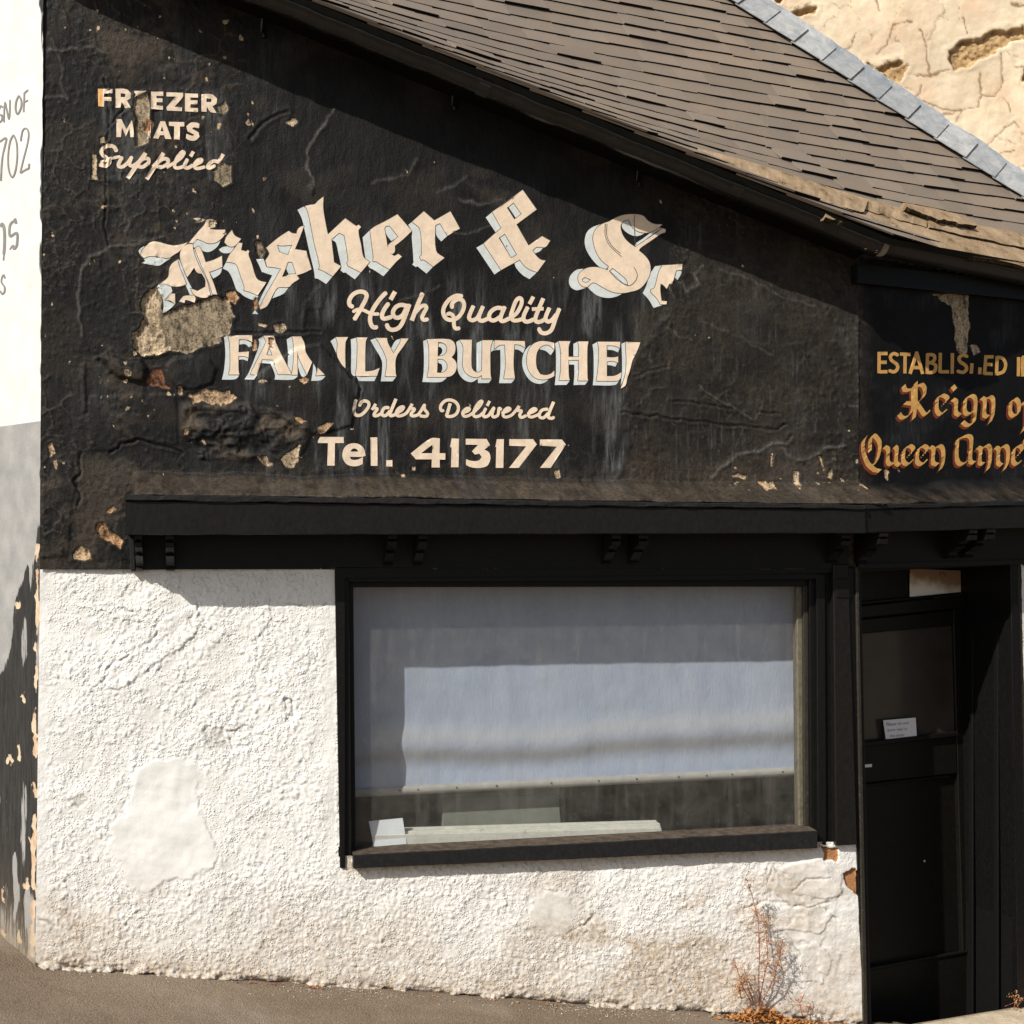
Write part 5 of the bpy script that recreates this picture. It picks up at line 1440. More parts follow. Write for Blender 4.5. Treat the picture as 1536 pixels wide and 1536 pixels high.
# ------------------------------------------------------------------ door recess and door
post = bm_obj('door_frame', board(RIGHT, [(1271.5, 851), (1292, 851), (1300, 1262), (1310, 1600), (1299, 1600), (1286, 1262)], 0.012, 0.30), M_JOINERY, shop, bevel=.004)
tag(post, 'black door frame, its left post leaning')
bm_obj('post_bead', board(RIGHT, [(1284, 851), (1288, 851), (1303, 1600), (1297, 1600)], 0.022, 0.014), M_REVEAL, post, bevel=.002)
bm_obj('post', board(RIGHT, [(1516, 838), (1527, 838), (1534, 1200), (1541, 1600), (1529, 1600), (1522, 1200)], 0.008, 0.40), M_JOINERY, post, bevel=.004)
bm_obj('post', board(RIGHT, [(1526, 838), (1538, 838), (1556, 1600), (1540, 1600)], -0.002, 0.20), M_REVEAL, post, bevel=.004)
DPT = RIGHT.back(RIGHT.at(1513, 790, 0.0), 0.355)
YD = math.radians(31)
DOOR = Face(tuple(DPT), (math.cos(YD), math.sin(YD), 0))
bm_obj('soffit', board(RIGHT, [(1280, 838), (1560, 826), (1560, 846), (1280, 858)], -0.02, 0.55), M_OLIVE, post, bevel=.002)
# right side of the recess: panelled lining
M_LINING = mat_wood('black_lining', (0.0035, 0.0032, 0.003), (0.02, 0.017, 0.014), 0.1, .65)
bm = bmesh.new()
a = RIGHT.at(1519, 835, -0.02); b = RIGHT.at(1526, 1600, -0.02)
add_prism(bm, [a, Vector((a.x, a.y, b.z)), Vector((a.x, a.y, b.z)) + Vector(RIGHT.d) * .05, a + Vector(RIGHT.d) * .05], [q - Vector(RIGHT.n) * .55 for q in (a, Vector((a.x, a.y, b.z)), Vector((a.x, a.y, b.z)) + Vector(RIGHT.d) * .05, a + Vector(RIGHT.d) * .05)])
bm_obj('lining', bm, M_LINING, post)
for dd, w in ((0.09, .03), (0.27, .03)):
    bm = bmesh.new()
    q0 = RIGHT.at(1519, 840, 0) - Vector(RIGHT.n) * dd - Vector(RIGHT.d) * .012
    zz = RIGHT.at(1524, 1590, 0).z
    loop = [q0, Vector((q0.x, q0.y, zz)), Vector((q0.x, q0.y, zz)) - Vector(RIGHT.n) * w, q0 - Vector(RIGHT.n) * w]
    add_prism(bm, loop, [q + Vector(RIGHT.d) * .011 for q in loop])
    bm_obj('lining_batten', bm, M_LINING, post, bevel=.002)

door = bm_obj('door', board(DOOR, [(1225, 922), (1449, 900), (1470, 1640), (1225, 1640)], -0.02, 0.03), M_OLIVE, shop)
tag(door, 'very dark olive black shop door with a glazed top half')
def dr(name, pts, off, depth, mat=M_OLIVE, par=door, bev=.004):
    return bm_obj(name, board(DOOR, pts, off, depth), mat, par, bevel=bev)
dr('rail', [(1225, 936), (1431, 915), (1431, 938), (1225, 957)], 0.006, 0.03)
dr('stile', [(1430, 913), (1445, 911), (1466, 1640), (1450, 1640)], 0.004, 0.03)
dr('rail', [(1225, 1126), (1434, 1099), (1436, 1160), (1225, 1182)], 0.006, 0.03)
dr('glazing_bar', [(1225, 1121), (1438, 1097), (1439, 1104), (1225, 1129)], 0.024, 0.03)
dr('rail', [(1225, 1470), (1455, 1427), (1465, 1640), (1225, 1640)], 0.010, 0.03)
dr('kick_bead', [(1225, 1466), (1461, 1424), (1461, 1428), (1225, 1471)], 0.018, 0.02)
dr('panel_bead', [(1225, 1184), (1425, 1162), (1425, 1166), (1225, 1188)], 0.0, 0.02)
M_DOORGLASS = simple('dull_door_glass', (0.040, 0.034, 0.027), 0.3, 3, 0.18, 0.5)
dr('glass', [(1225, 955), (1432, 935), (1434, 1102), (1225, 1126)], -0.012, 0.006, M_DOORGLASS, door, 0)
lp = dr('latch_plate', [(1295, 1147), (1308, 1146), (1308, 1150.5), (1295, 1151.5)], 0.011, 0.006, simple('white_metal', (.7, .7, .68), .05, 20, .4), door, .001)
bm = bmesh.new(); bmesh.ops.create_icosphere(bm, subdivisions=2, radius=.006, matrix=Matrix.Translation(DOOR.at(1386.5, 1291.5, .0)))
bm_obj('screw_cap', bm, M_BAR, door, True)
tr = bm_obj('transom', board(DOOR, [(1225, 850), (1456, 834), (1456, 893), (1225, 915)], -0.005, 0.03), M_OLIVE, shop)
tag(tr, 'dark boarded transom above the door')
bm_obj('transom_rail', board(DOOR, [(1225, 915), (1456, 892), (1456, 911), (1225, 934)], 0.03, 0.05), M_OLIVE, tr, bevel=.005)
bm_obj('transom_bead', board(DOOR, [(1225, 909), (1456, 887), (1456, 891), (1225, 914)], 0.014, 0.03), M_OLIVE, tr, bevel=.003)

def mat_notice():
    m = MB('brown_stained_notice')
    x, y, z = m.xyz()
    t = m.math('ADD', m.math('MULTIPLY', m.math('SUBTRACT', z, DOOR.at(1400, 875).z), 9.0), m.math('MULTIPLY', m.math('SUBTRACT', m.noise(16, 4), .5), 0.9))
    t2 = m.math('ADD', m.math('MULTIPLY', m.math('SUBTRACT', x, DOOR.at(1392, 875).x), 2.0), t)
    c = m.ramp(m.math('ADD', t2, 0.5), [(0.25, (0.80, 0.76, 0.70)), (0.5, (0.55, 0.44, 0.33)), (0.8, (0.30, 0.19, 0.12))])
    c = m.mix(m.ramp(m.noise(60, 3), [(0.68, 0.0), (0.74, .6)]), c, (0.08, 0.045, 0.03))
    return m.done(c, 0.7, 0.2)
ntc = empty('faded_notice', DOOR.at(1404, 897, 0.0), 'brown stained paper notice with its print faded away, pinned above the door', 'notice')
bm_obj('paper', board(DOOR, [(1365, 853), (1443, 856), (1441, 897), (1365, 896)], 0.004, 0.003), mat_notice(), ntc)
M_FADE = simple('faded_print', (0.13, 0.08, 0.055), .2, 40, .8)
def text_mesh(name, body, face, px, py, size_px, off, slope, mat, parent, face_scale=1.0, shear=0.0):
    cu = bpy.data.curves.new(name, 'FONT'); cu.body = body; cu.size = 1.0; cu.space_line = 1.25; cu.shear = shear
    ob = bpy.data.objects.new(name, cu); col.objects.link(ob)
    dg = bpy.context.evaluated_depsgraph_get(); dg.update()
    me = bpy.data.meshes.new_from_object(ob.evaluated_get(dg))
    bpy.data.objects.remove(ob, do_unlink=True)
    V_ = [face.at(px + v.co.x * size_px * face_scale, py - v.co.y * size_px + slope * v.co.x * size_px, off) for v in me.vertices]
    F_ = [tuple(p.vertices) for p in me.polygons]
    return mesh_obj(name, V_, F_, mat, parent)
text_mesh('faded_letters', 'MI', DOOR, 1409, 864.5, 11, 0.0052, .02, M_FADE, ntc)
note_m = simple('white_note_paper', (0.70, 0.69, 0.68), 0.06, 14, 0.7)
note = empty('handwritten_note', DOOR.at(1350, 1112, 0.0), 'small white handwritten note stuck to the glass of the door', 'note')
bm_obj('paper', board(DOOR, [(1325, 1080.5), (1373.5, 1076.5), (1375.5, 1109), (1329.5, 1113)], 0.016, 0.0025), note_m, note)
M_INK = simple('pencil_ink', (0.16, 0.16, 0.18), .2, 40, .8)
text_mesh('handwriting', 'Please do not', DOOR, 1328.5, 1089.0, 6.6, 0.0172, -.08, M_INK, note, .95, .2)
text_mesh('handwriting', 'leave mail in', DOOR, 1330.5, 1097.5, 6.4, 0.0172, -.08, M_INK, note, .95, .2)
text_mesh('handwriting', 'the door', DOOR, 1334.0, 1106.0, 6.2, 0.0172, -.08, M_INK, note, 1.0, .2)

# pale wall to the right of the door
def white_r_field(x, y):
    H = 0.003 * fbm(x / 30, y / 30, 3, 601); dd, v = worley(x / 8, y / 8, 602)
    H += 0.003 * np.clip(1 - (dd / .6) ** 2, 0, 1) * v
    z = np.zeros(x.shape); g = np.interp(x, [1500, 1900], [1515, 1450]) - y
    return H, np.stack([.25 + np.exp(-np.clip(g, 0, 500) / 60), z, z, z], -1)
o = grid_part('roughcast_wall', RIGHT, lambda y: float(np.interp(y, [830, 1600], [1531, 1550])), lambda y: 1850.0, np.arange(828, 1600, 4.0), 80, white_r_field, M_WHITE, shop, None, 0.0)
tag(o, 'strip of white roughcast right of the door')

# door step
def mat_step():
    m = MB('worn_step_stone')
    c = m.ramp(m.noise(18, 6, .7), [(0.3, (0.40, 0.32, 0.22)), (0.7, (0.60, 0.51, 0.38))])
    c = m.mix(m.ramp(m.noise(60, 4, .7), [(0.62, 0), (0.7, .7)]), c, (.2, .14, .09))
    m.bump(m.noise(50, 6, .7), .008, .8)
    return m.done(c, .9, .1)
bm = bmesh.new(); rings = []
sb0 = RIGHT.at(1330, 1546, 0.02); sb1 = RIGHT.at(1536, 1512, 0.02)
sd_ = (sb1 - sb0)
for i in range(40):
    t = -0.2 + i / 39 * 2.4
    q = sb0 + sd_ * t
    w = float(fbm(np.array([t * 9.]), np.array([2.]), 3, 88)[0])
    front = q + Vector(RIGHT.n) * (0.27 + .012 * w) + Vector((0, 0, -.012 + .004 * w)); bk = q - Vector(RIGHT.n) * .03
    bkz = q + Vector((0, 0, .006 * w))
    rings.append([bm.verts.new(p_) for p_ in (bk, bkz, bkz * .5 + front * .5 + Vector((0, 0, .004 * w)), front, front + Vector((0, 0, -.02)) + Vector(RIGHT.n) * .01, front + Vector((0, 0, -.3)), bk + Vector((0, 0, -.3)))])
for a, b in zip(rings, rings[1:]):
    for k in range(7): bm.faces.new((a[k], a[(k + 1) % 7], b[(k + 1) % 7], b[k]))
bm.faces.new(rings[0]); bm.faces.new(rings[-1][::-1])
step = bm_obj('doorstep', bm, mat_step(), None, True)
tag(step, 'worn pale stone step under the shop door', 'doorstep')

# ------------------------------------------------------------------ roof
def build_slates():
    verts, faces, mats, tones = [], [], [], []
    r = random.Random(11)
    ex = 0.098; b = -0.01; k = 0
    while b < 3.3:
        for_a0 = a_verge(b); a1 = min(a_flash(b) + 0.03, (b + .02) / EK + .05)
        a = for_a0 - 0.01; first = True
        off = r.uniform(0.05, .2); wav = r.uniform(-.004, .004)
        while a < min(a1, 3.2):
            w = off if first else r.uniform(0.17, 0.24)
            if r.random() < .05: w *= .6
            first = False
            e = min(a + w - .0012, a1)
            if e - a < .02: a += w; continue
            L = 0.21
            dl = r.uniform(-.005, .006) + wav; tl = r.uniform(-.002, .002); lift = r.choice((.018, .019, .020, .021, .018, .027)) + .003 * r.random()
            bb, bt = b + dl, b + L
            # verge slates are cut along the verge
            va = lambda q, at: max(at, a_verge(q) - .012) if at > a_verge(b) + .03 else a_verge(q) - .012
            ca = [(va(bb, a), bb + tl), (max(e, va(bb, a)), bb - tl), (max(min(e, a_flash(bt) + .03), va(bt, a)), bt), (va(bt, a), bt)]
            hb, ht = lift, .002
            th = .009
            base = len(verts)
            for (qa, qb), hh in zip(ca, (hb, hb + r.uniform(-.002, .002), ht, ht)): verts.append(roof_pt(qa, qb, hh + th))
            for (qa, qb), hh in zip(ca, (hb, hb, ht, ht)): verts.append(roof_pt(qa, qb, hh))
            faces += [(base, base + 1, base + 2, base + 3), (base, base + 4, base + 5, base + 1), (base + 1, base + 5, base + 6, base + 2), (base + 3, base + 7, base + 4, base), (base + 7, base + 6, base + 5, base + 4)]
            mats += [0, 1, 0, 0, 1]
            t_ = r.random(); tones += [t_] * 8
            a += w
        b += ex; k += 1
    me = bpy.data.meshes.new('slates'); me.from_pydata([tuple(v) for v in verts], [], faces); me.update()
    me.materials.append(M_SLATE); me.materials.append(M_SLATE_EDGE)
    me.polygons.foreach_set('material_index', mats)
    at = me.attributes.new('tone', 'FLOAT', 'POINT'); at.data.foreach_set('value', tones)
    ob = bpy.data.objects.new('slates', me); col.objects.link(ob)
    return ob
# boarding under the slates (closed slab)
bm = bmesh.new()
outl = []
for t in np.linspace(0, 1, 12): outl.append((a_verge(3.3 * t), 3.3 * t))
top = [roof_pt(a, b, -.004) for a, b in outl]
edge_r = [(a_flash(b), b) for b in np.linspace(3.3, 0.0, 12)]
edge_r = [(min(a, 3.2), b) for a, b in edge_r]
rows = []
for i in range(24):
    b = 3.3 * i / 23
    a0, a1 = a_verge(b), max(a_verge(b) + .03, min(a_flash(b) + .05, 3.2, b / EK + .03))
    row = []
    for j in range(15):
        a = a0 + (a1 - a0) * (j / 14) ** 1.5
        row.append((roof_pt(a, b, -.003), roof_pt(a, b, -.035)))
    rows.append(row)
T_ = [[bm.verts.new(q[0]) for q in row] for row in rows]; B_ = [[bm.verts.new(q[1]) for q in row] for row in rows]
for i in range(23):
    for j in range(14):
        bm.faces.new((T_[i][j], T_[i][j + 1], T_[i + 1][j + 1], T_[i + 1][j])); bm.faces.new((B_[i][j], B_[i + 1][j], B_[i + 1][j + 1], B_[i][j + 1]))
    bm.faces.new((T_[i][0], T_[i + 1][0], B_[i + 1][0], B_[i][0])); bm.faces.new((T_[i][14], B_[i][14], B_[i + 1][14], T_[i + 1][14]))
for j in range(14):
    bm.faces.new((T_[0][j], B_[0][j], B_[0][j + 1], T_[0][j + 1])); bm.faces.new((T_[23][j], T_[23][j + 1], B_[23][j + 1], B_[23][j]))
roof = bm_obj('roof', bm, M_DARK, shop)
tag(roof, 'steep brown slate lean-to roof with a bell-cast verge')
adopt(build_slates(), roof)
# soffit and verge board in the shade of the eaves
bm = bmesh.new()
inw = -Vector(FRONT.n)
e0, e1 = GE + Vector((0, 0, .05)), G1 + Vector((0, 0, .05))
loop0 = [e0 + Vector((0, 0, .08)) - inw * .0 + inw * .045, e0 + inw * .045, e0 + inw * .06 - Vector((0, 0, .02)), e0 + inw * .5 - Vector((0, 0, .02)), e0 + inw * .5 + Vector((0, 0, .06))]
add_prism(bm, loop0, [p + (e1 - e0) for p in loop0])
bm_obj('verge_board', bm, M_JOINERY, roof)
bm = bmesh.new()
loop0 = [RIGHT.at(x, y, .05) for x, y in ((1286, 396), (1560, 424), (1850, 476), (1850, 505), (1560, 452), (1286, 424))]
add_prism(bm, loop0, [RIGHT.back(p, .06) for p in loop0])
bm_obj('eaves_board', bm, M_JOINERY, roof)

# gutters
def gutter(name, p0, p1, rad, mat, n, amp, seed, parent, out):
    bm = bmesh.new(); rings = []
    d = (p1 - p0).normalized(); up = Vector((0, 0, 1)); up = (up - d * up.dot(d)).normalized(); sd = d.cross(up)
    if sd.dot(out) < 0: sd = -sd
    prof = []
    for k in range(13):
        t = math.pi + math.pi * k / 12
        prof.append((math.cos(t) * rad, math.sin(t) * rad))
    prof = [(rad + .0, .006), (rad + .009, .004), (rad + .010, -.006), (rad + .003, -.010)] + [(x, y) for x, y in prof[::-1][1:]] + [(-rad, .012), (-rad + .006, .012)] + [(x * .88, y * .88) for x, y in prof] + [(rad - .006, .006)]
    for i in range(n + 1):
        t = i / n; c = p0.lerp(p1, t) + up * rad
        w = [float(q) for q in (fbm(np.array([t * n * .2 + seed]), np.array([3.3]), 3, 700)[0], fbm(np.array([t * n * .9 + seed]), np.array([9.3]), 2, 701)[0])]
        c = c + up * (amp * w[0]) + sd * (amp * .6 * w[1])
        rings.append([bm.verts.new(c + sd * x + up * y) for x, y in prof])
    m_ = len(prof)
    for a, b in zip(rings, rings[1:]):
        for k in range(m_): bm.faces.new((a[k], a[(k + 1) % m_], b[(k + 1) % m_], b[k]))
    bm.faces.new(rings[0]); bm.faces.new(rings[-1][::-1])
    return bm_obj(name, bm, mat, parent, True), d, up, sd
GR = 0.052
gut, gd, gu, gs = gutter('gutter', GE, G1 - Vector((0, 0, .0)), GR, M_GUTTER, 160, .004, 2, shop, Vector(FRONT.n))
tag(gut, 'sagging black half round gutter with flaking paint')
def band(parent, p, d, up, sd, w, mat, name='gutter_joint', rr=GR + .006):
    bm = bmesh.new(); loop = []
    for k in range(11):
        t = math.pi + math.pi * k / 10
        loop.append((math.cos(t) * rr, math.sin(t) * rr))
    loop += [(rr + .010, .004), (rr + .006, .012), (-rr, .012)]
    c = p + up * GR
    add_prism(bm, [c + sd * x + up * y for x, y in loop], [c + sd * x + up * y + d * w for x, y in loop])
    bm_obj(name, bm, mat, parent)
for px_ in (360, 712, 1090):
    q = FRONT.at(px_, 0.4066 * (px_ - 365), OV); t = (q - GE).dot(gd)
    band(gut, GE + gd * t, gd, gu, gs, .05, M_GUTTER)
for px_, py_ in ((395, 30), (681, 140), (958, 255), (1224, 345)):
    bm = bmesh.new()
    q = FRONT.at(px_, py_, .02)
    add_tube(bm, [q + Vector(FRONT.n) * .10 + Vector((0, 0, .06)), q + Vector((0, 0, .03)), q - Vector((0, 0, .06)), q - Vector((0, 0, .075))], .011, 6)
    bm_obj('gutter_bracket', bm, M_GUTTER, gut)
gut2, d2, u2, s2 = gutter('gutter', RIGHT.at(1318, 383, .10), RIGHT.at(1318, 383, .10).lerp(G2, 3.2), GR, M_GUTTER2, 40, .001, 5, shop, Vector(RIGHT.n))
tag(gut2, 'smooth newer black gutter over the door')
band(gut2, RIGHT.at(1314, 382, .10), d2, u2, s2, .03, M_BAR, 'gutter_end', GR + .004)
bm = bmesh.new()
for k in range(16):
    r_ = random.Random(k); q = G1 - gd * r_.uniform(-.01, .07) + gu * r_.uniform(.0, .09) + gs * r_.uniform(.02, .06)
    bmesh.ops.create_icosphere(bm, subdivisions=1, radius=r_.uniform(.004, .011), matrix=Matrix.Translation(q) @ Matrix.Diagonal((1.6, .7, .6, 1)))
bm_obj('rust_crust', bm, M_RUST, gut)

# old stone slabs at the foot of the roof
M_SLABEDGE = simple('dark_slab_edge', (0.055, 0.042, 0.026), .8, 45, .95, .05, .01, 50)  # darker colour for the lower faces of the slabs
def slab(upper, lower, h0, h1, seed):
    bm = bmesh.new(); n = 46; rings = []
    def along(line, t):
        L = [0]
        for p, q in zip(line, line[1:]): L.append(L[-1] + math.dist(p, q))
        s_ = t * L[-1]
        for k in range(len(line) - 1):
            if s_ <= L[k + 1] + 1e-9:
                f_ = (s_ - L[k]) / max(1e-9, L[k + 1] - L[k]); return (line[k][0] + (line[k + 1][0] - line[k][0]) * f_, line[k][1] + (line[k + 1][1] - line[k][1]) * f_)
        return line[-1]
    for i in range(n + 1):
        t = i / n
        u = along(upper, t); l = along(lower, t)
        nv = [float(v) for v in fbm(np.array([t * 7 + seed, t * 13 + seed, t * 9 + seed, t * 12]), np.array([1., 5., 9., 12. + seed]), 3, 800 + seed)]
        hr = -.10 * max(0, min(1, (u[0] - 1200) / 336.))
        pu = roof_hit(*u, h0 + hr + .034); pl = roof_hit(l[0], l[1] + 1.6 * nv[1], h1 + hr + .034 + .004 * nv[0])
        mid = pu.lerp(pl, .55) + Nn * (.006 + .003 * nv[2]); th = .034 + .006 * nv[3]
        rings.append([bm.verts.new(q) for q in (pu, mid, pl, pl - Nn * th * .5 + Vector((0, 0, -.002)), pl - Nn * th + Uu * .012, pu - Nn * .03)])
    for a, b in zip(rings, rings[1:]):
        for k in range(6):
            f = bm.faces.new((a[k], a[(k + 1) % 6], b[(k + 1) % 6], b[k]))
            if k in (2, 3): f.material_index = 1
    bm.faces.new(rings[0]); bm.faces.new(rings[-1][::-1])
    ob = bm_obj('stone_slab', bm, M_SLAB, roof, False)
    ob.data.materials.append(M_SLABEDGE)
    return ob
slab([(1047, 222), (1110, 238), (1168, 256)], [(1052, 238), (1110, 260), (1165, 280)], .065, .076, 1)
slab([(1166, 255), (1230, 276), (1302, 299)], [(1168, 279), (1225, 300), (1296, 318)], .070, .084, 5)
slab([(1296, 297), (1340, 309), (1392, 322)], [(1294, 313), (1340, 327), (1390, 340)], .052, .068, 2)
slab([(1390, 320), (1450, 334), (1600, 364)], [(1394, 340), (1450, 353), (1600, 386)], .058, .075, 6)
slab([(1239, 300), (1290, 314), (1346, 328)], [(1238, 326), (1290, 341), (1342, 357)], .062, .086, 7)
slab([(1344, 326), (1430, 347), (1600, 386)], [(1348, 356), (1430, 377), (1600, 414)], .058, .084, 8)
slab([(1355, 304), (1400, 312), (1440, 322)], [(1360, 311), (1405, 328), (1466, 340)], .082, .092, 4)

# lead flashing, one dressed piece after another
perp = FL_DIR.cross(Nn)
if perp.dot(Cc) > 0: perp = -perp
step_l = 0.178
for k in range(-6, 14):
    s0 = T1 + FL_DIR * (step_l * k); s1 = s0 + FL_DIR * (step_l + .012)
    skew = FL_DIR * .0
    bm = bmesh.new(); hh = .044 + .002 * (k % 2)
    up_ = Vector(TALL.n) * .004
    rr_ = random.Random(k + 40)
    G_ = []
    for i in range(5):
        t = i / 4; row = []
        for j in range(6):
            f_ = j / 5
            q = s0.lerp(s1, t) + perp * (f_ * .185) - skew * f_ + Nn * (hh + .012 - .012 * f_ + rr_.uniform(-.0008, .0008) + .009 * t)
            row.append(q)
        row.insert(0, s0.lerp(s1, t) + Vector(TALL.n) * .014 + Vector((0, 0, .10)) + Vector((0, 0, .0)))
        G_.append(row)
    T_ = [[bm.verts.new(q) for q in row] for row in G_]; B_ = [[bm.verts.new(q - Nn * .004 - Vector((0, 0, .001))) for q in row] for row in G_]
    for i in range(4):
        for j in range(6):
            bm.faces.new((T_[i][j], T_[i][j + 1], T_[i + 1][j + 1], T_[i + 1][j])); bm.faces.new((B_[i][j], B_[i + 1][j], B_[i + 1][j + 1], B_[i][j + 1]))
        bm.faces.new((T_[i][6], B_[i][6], B_[i + 1][6], T_[i + 1][6])); bm.faces.new((T_[i][0], T_[i + 1][0], B_[i + 1][0], B_[i][0]))
    for j in range(6):
        bm.faces.new((T_[0][j], B_[0][j], B_[0][j + 1], T_[0][j + 1])); bm.faces.new((T_[4][j], T_[4][j + 1], B_[4][j + 1], B_[4][j]))
    bm_obj('lead_flashing', bm, M_LEAD, roof, False)

# ------------------------------------------------------------------ the taller house behind
house = empty('stucco_house', (T1.x, T1.y, GB.z), 'taller house behind the slate roof with cracked warm cream stucco', 'house')
CR = (1024, 0, 3)
HOLES = [S(*CR, 480,65,530,40,560,25,598,35,595,55,560,60,540,75,520,72), S(*CR, 835,290,880,295,930,275,985,270,1010,295,1000,330,965,380,940,365,900,340,870,320),
         S(*CR, 1195,235,1240,195,1290,180,1380,150,1400,135,1480,125,1536,120,1560,170,1480,190,1400,240,1340,270,1280,300,1225,310,1205,270), S(*CR, 1530,300,1560,300,1560,370,1525,360), S(*CR, 410,0,450,-5,440,12,415,8), S(*CR, 1190,545,1225,535,1230,548,1200,550)]
T_CR = [S(*CR, 1060,455,1120,460,1180,495,1340,480,1345,425,1410,435,1440,350,1430,240), S(*CR, 1180,520,1240,490,1260,490,1225,540), S(*CR, 1050,345,1110,335,1100,250,1070,140), S(*CR, 730,235,780,150,760,200,740,230), S(*CR, 870,240,920,200,940,110,1030,98),
        S(*CR, 1350,670,1400,620,1490,550,1510,570), S(*CR, 1420,695,1500,680), S(*CR, 1340,480,1345,330), S(*CR, 1110,335,1200,315), S(*CR, 1280,150,1260,80), S(*CR, 870,0,880,40), S(*CR, 1450,440,1470,500), S(*CR, 1075,460,1050,440,1075,390), S(*CR, 1500,300,1560,295), S(*CR, 1480,20,1536,30)]
def tall_field(x, y):
    H = 0.008 * fbm(x / 90, y / 90, 4, 901) + 0.002 * fbm(x / 12, y / 12, 3, 902)
    hole = np.full(x.shape, -20.0); crack = np.zeros(x.shape)
    for pts in HOLES:
        i = near(x, y, pts, 12)
        if not len(i): continue
        sd = poly_sd(x[i], y[i], pts) + 4.2 * fbm(x[i] / 13, y[i] / 9, 4, 903)
        H[i] += -.030 * sstep(-.5, 3, sd) + .012 * sstep(0, 14, sd) * (0.5 + fbm(x[i] / 6, y[i] / 4, 3, 904)) + .004 * np.exp(-((sd + 4) / 4) ** 2)
        hole[i] = np.maximum(hole[i], sd)
    for pts in T_CR:
        i = near(x, y, pts, 8)
        if not len(i): continue
        d = seg_dist(x[i] + 3.2 * fbm(x[i] / 13, y[i] / 13, 3, 905), y[i] + 3.2 * fbm(x[i] / 13, y[i] / 13, 3, 906), pts)
        wv = 1.0 + .7 * fbm(x[i] / 20, y[i] / 20, 2, 911); H[i] -= .003 * np.exp(-(d / 1.1) ** 2); crack[i] = np.maximum(crack[i], 1.1 * np.exp(-(d / np.clip(wv, .95, 2.2)) ** 2))
    f1, f2, cv = worley2((x + 16 * fbm(x / 40, y / 40, 4, 920)) / 62, (y + 16 * fbm(x / 40, y / 40, 4, 921)) / 48, 922)
    e = f2 - f1; msk = sstep(-.2, .3, fbm(x / 90, y / 80, 2, 923))
    H += .005 * (cv - .5) * sstep(.0, .04, e) * msk - .003 * sstep(.05, 0, e) * msk
    crack = np.maximum(crack, .75 * sstep(.028, .004, e) * msk * sstep(-.3, .3, fbm(x / 20, y / 20, 3, 924)))
    yl = 2 + (x - 1118) * (282 / 418.0)
    up = yl - y
    pale = sstep(34, 24, up + 3 * fbm(x / 18, y / 18, 3, 907)); H += .016 * sstep(36, 26, up + 2 * fbm(x / 30, y / 30, 2, 908))
    pink = np.clip(sstep(.0, .7, fbm(x / 60, y / 45, 4, 909)) * .8 + .5 * (cv > .7) * msk, 0, 1)
    return H, np.stack([np.clip(.5 + hole / 12, 0, 1), pink, crack, pale], -1)
def over_roof(x, y, V): return V[:, 2] > roof_z(V[:, 0], V[:, 1]) - 0.25
grid_part('wall', TALL, lambda y: 880.0, lambda y: 1800.0, np.arange(-260, 520, 2.0), 470, tall_field, M_STONE, house, over_roof)
# plain body of that house behind the wall face
bm = bmesh.new()
q = [TALL.at(880, 100, -.05), TALL.at(1800, 100, -.05)]
lo, hi = 0.62, 4.5
loop = [Vector((q[0].x, q[0].y, lo)), Vector((q[1].x, q[1].y, lo)), Vector((q[1].x, q[1].y, hi)), Vector((q[0].x, q[0].y, hi))]
add_prism(bm, loop, [p - Vector(TALL.n) * 3 for p in loop])
bm_obj('house_body', bm, M_STONE, house)
# ------------------------------------------------------------------ weeds and litter
def mat_weed(name, a, b):
    m = MB(name)
    return m.done(m.ramp(m.noise(60, 3), [(0.35, a), (0.65, b)]), 0.8, 0.1)
M_WEED = mat_weed('dry_rust_weed', (0.34, 0.15, 0.06), (0.60, 0.38, 0.20)); M_STEM = mat_weed('dry_red_stem', (0.20, 0.06, 0.03), (0.34, 0.13, 0.06))
def weed(name, stems, label, nseed, seed, group=None, face=FRONT, off=.05):
    r = random.Random(seed)
    root = empty(name, face.at(stems[0][0][0], stems[0][0][1], off), label, 'weed', 'dry weeds along the wall foot')
    bs, bf = bmesh.new(), bmesh.new()
    def leaf(p, s_):
        a = Vector((r.uniform(-1, 1), r.uniform(-1, 1), r.uniform(-1, 1))).normalized(); b = a.orthogonal().normalized()
        v = [bf.verts.new(p + a * s_ * i + b * s_ * j) for i, j in ((-1, 0), (0, .45), (1, 0), (0, -.45))]
        bf.faces.new(v)
    for pts in stems:
        p3 = []
        for i, (x, y) in enumerate(pts): p3.append(face.at(x, y, off + .02 * math.sin(i * 1.7 + seed) + .012 * i))
        add_tube(bs, p3, [.0028 - .0018 * i / len(p3) for i in range(len(p3))], 5)
        tot = len(p3) - 1
        for q in range(nseed):
            t = r.uniform(.12, 1) ** .8 * tot; i = min(int(t), tot - 1); c = p3[i].lerp(p3[i + 1], t - i)
            d = Vector((r.gauss(0, 1), r.gauss(0, .7), r.gauss(0.4, .8))) * (.022 * (1.1 - .5 * t / tot))
            tip = c + d
            if q % 3 == 0: add_tube(bs, [c, c.lerp(tip, .6), tip + d * .2], [.0011, .0009, .0006], 3)
            for _ in range(3): leaf(tip + Vector((r.gauss(0, .004), r.gauss(0, .004), r.gauss(0, .005))), r.uniform(.0022, .0056))
    bm_obj('stem', bs, M_STEM, root); bm_obj('seed_heads', bf, M_WEED, root)
    return root
weed('dry_weed', [P(1139,1508,1138,1470,1139,1430,1138,1385,1130,1350,1120,1318), P(1139,1505,1145,1470,1152,1440,1150,1405,1145,1372), P(1141,1508,1160,1470,1168,1440,1174,1412)], 'tall dry rust coloured weed growing against the white wall near the door', 140, 5)
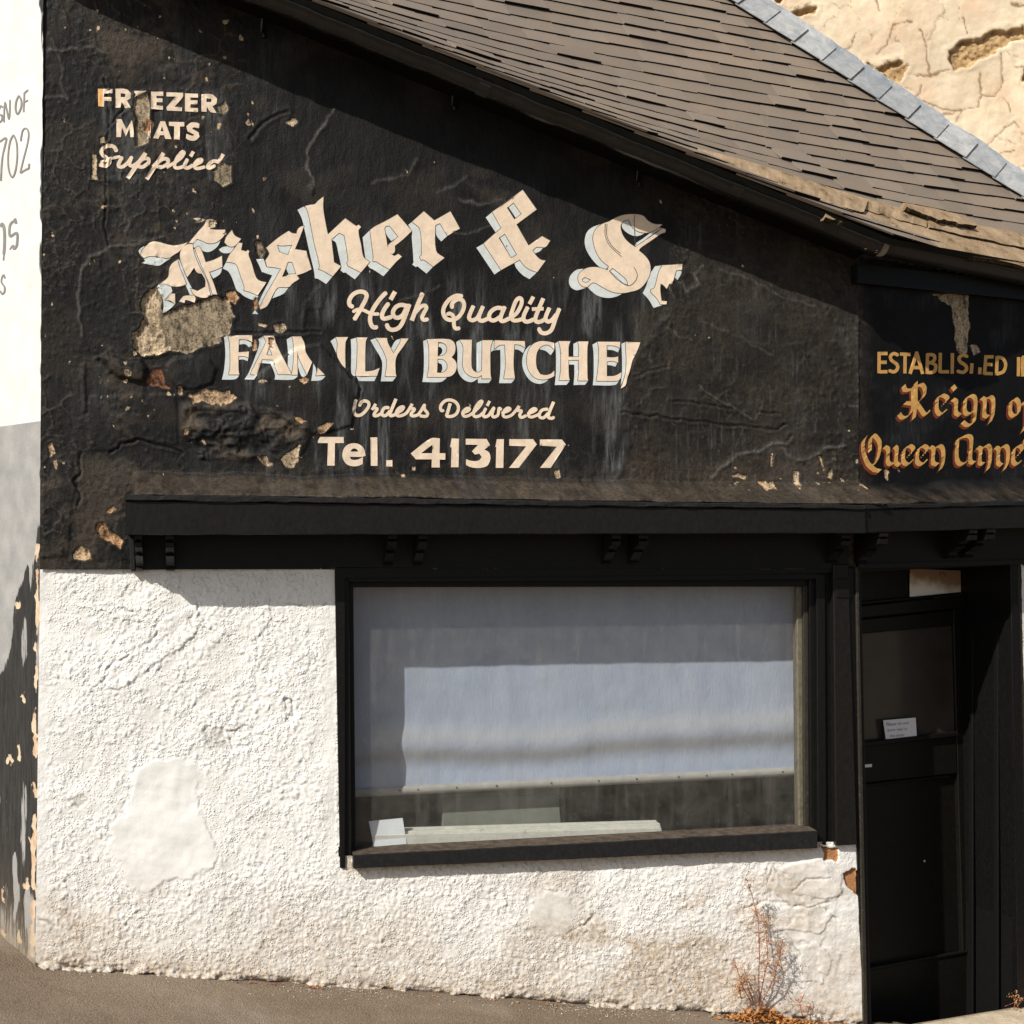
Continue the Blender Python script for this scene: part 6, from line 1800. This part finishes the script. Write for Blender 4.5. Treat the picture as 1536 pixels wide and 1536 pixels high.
weed('dry_weed', [P(1126,1502,1114,1480,1106,1455,1100,1438), P(1130,1503,1122,1482,1118,1462), P(1112,1498,1108,1480)], 'shorter rust weed left of the tall one at the wall foot', 60, 6)
weed('dry_weed', [P(1203,1522,1200,1505,1206,1492), P(1210,1524,1215,1508)], 'small brown weed tuft right of the tall one at the wall foot', 26, 8)
weed('dry_weed', [P(1521,1512,1524,1500,1519,1494), P(1526,1510,1530,1500)], 'small rust weed in the corner at the right end of the doorstep', 24, 9, None, RIGHT, .03)
# fallen leaves and paint flakes at the foot of the wall
def litter(name, label, n, spread, size, mat, seed, curl=.4):
    r = random.Random(seed); bm = bmesh.new()
    for _ in range(n):
        x, o_ = spread(r)
        p = FRONT.at(x, foot(x), .02 + o_); p.z = float(ground_z(p.x, p.y)) + .004 + r.random() * .006 + (abs(r.gauss(0, .03)) * math.exp(-((x - 1140) / 35) ** 2) * (size[1] > .012))
        s_ = r.uniform(*size); a = r.uniform(0, 6.28); t = Vector((math.cos(a), math.sin(a), r.uniform(-curl, curl))).normalized(); b = Vector((-math.sin(a), math.cos(a), r.uniform(-curl, curl))).normalized()
        v = [bm.verts.new(p + t * s_ * i + b * s_ * j) for i, j in ((-1, .1), (-.3, .55), (.7, .4), (1, -.1), (.1, -.6))]
        bm.faces.new(v)
    return tag(bm_obj(name, bm, mat), label, 'litter', None, 'stuff')
litter('leaf_litter', 'orange dead leaves heaped at the wall foot below the weeds', 800, lambda r: (r.gauss(1150, 30) if r.random() < .75 else r.uniform(1100, 1285), abs(r.gauss(0, .035))), (.004, .014), mat_weed('dead_leaves', (0.30, 0.11, 0.03), (0.52, 0.25, 0.08)), 21, .9)
litter('leaf_litter', 'thin line of reddish dead leaves along the wall foot', 120, lambda r: (r.choice((r.gauss(400, 25), r.gauss(825, 14), r.uniform(300, 1000), r.gauss(470, 10))), abs(r.gauss(0, .012))), (.003, .008), mat_weed('red_leaves', (0.26, 0.07, 0.02), (0.42, 0.17, 0.07)), 22, .6)
litter('paint_flakes', 'white paint flakes and grit scattered on the pavement by the wall', 700, lambda r: (r.choice((r.uniform(60, 1280), r.gauss(840, 60), r.gauss(960, 50), r.gauss(520, 60))), abs(r.gauss(0, .06))), (.0012, .0042), simple('white_flakes', (.66, .63, .57), .15, 30, .8), 23, .3)
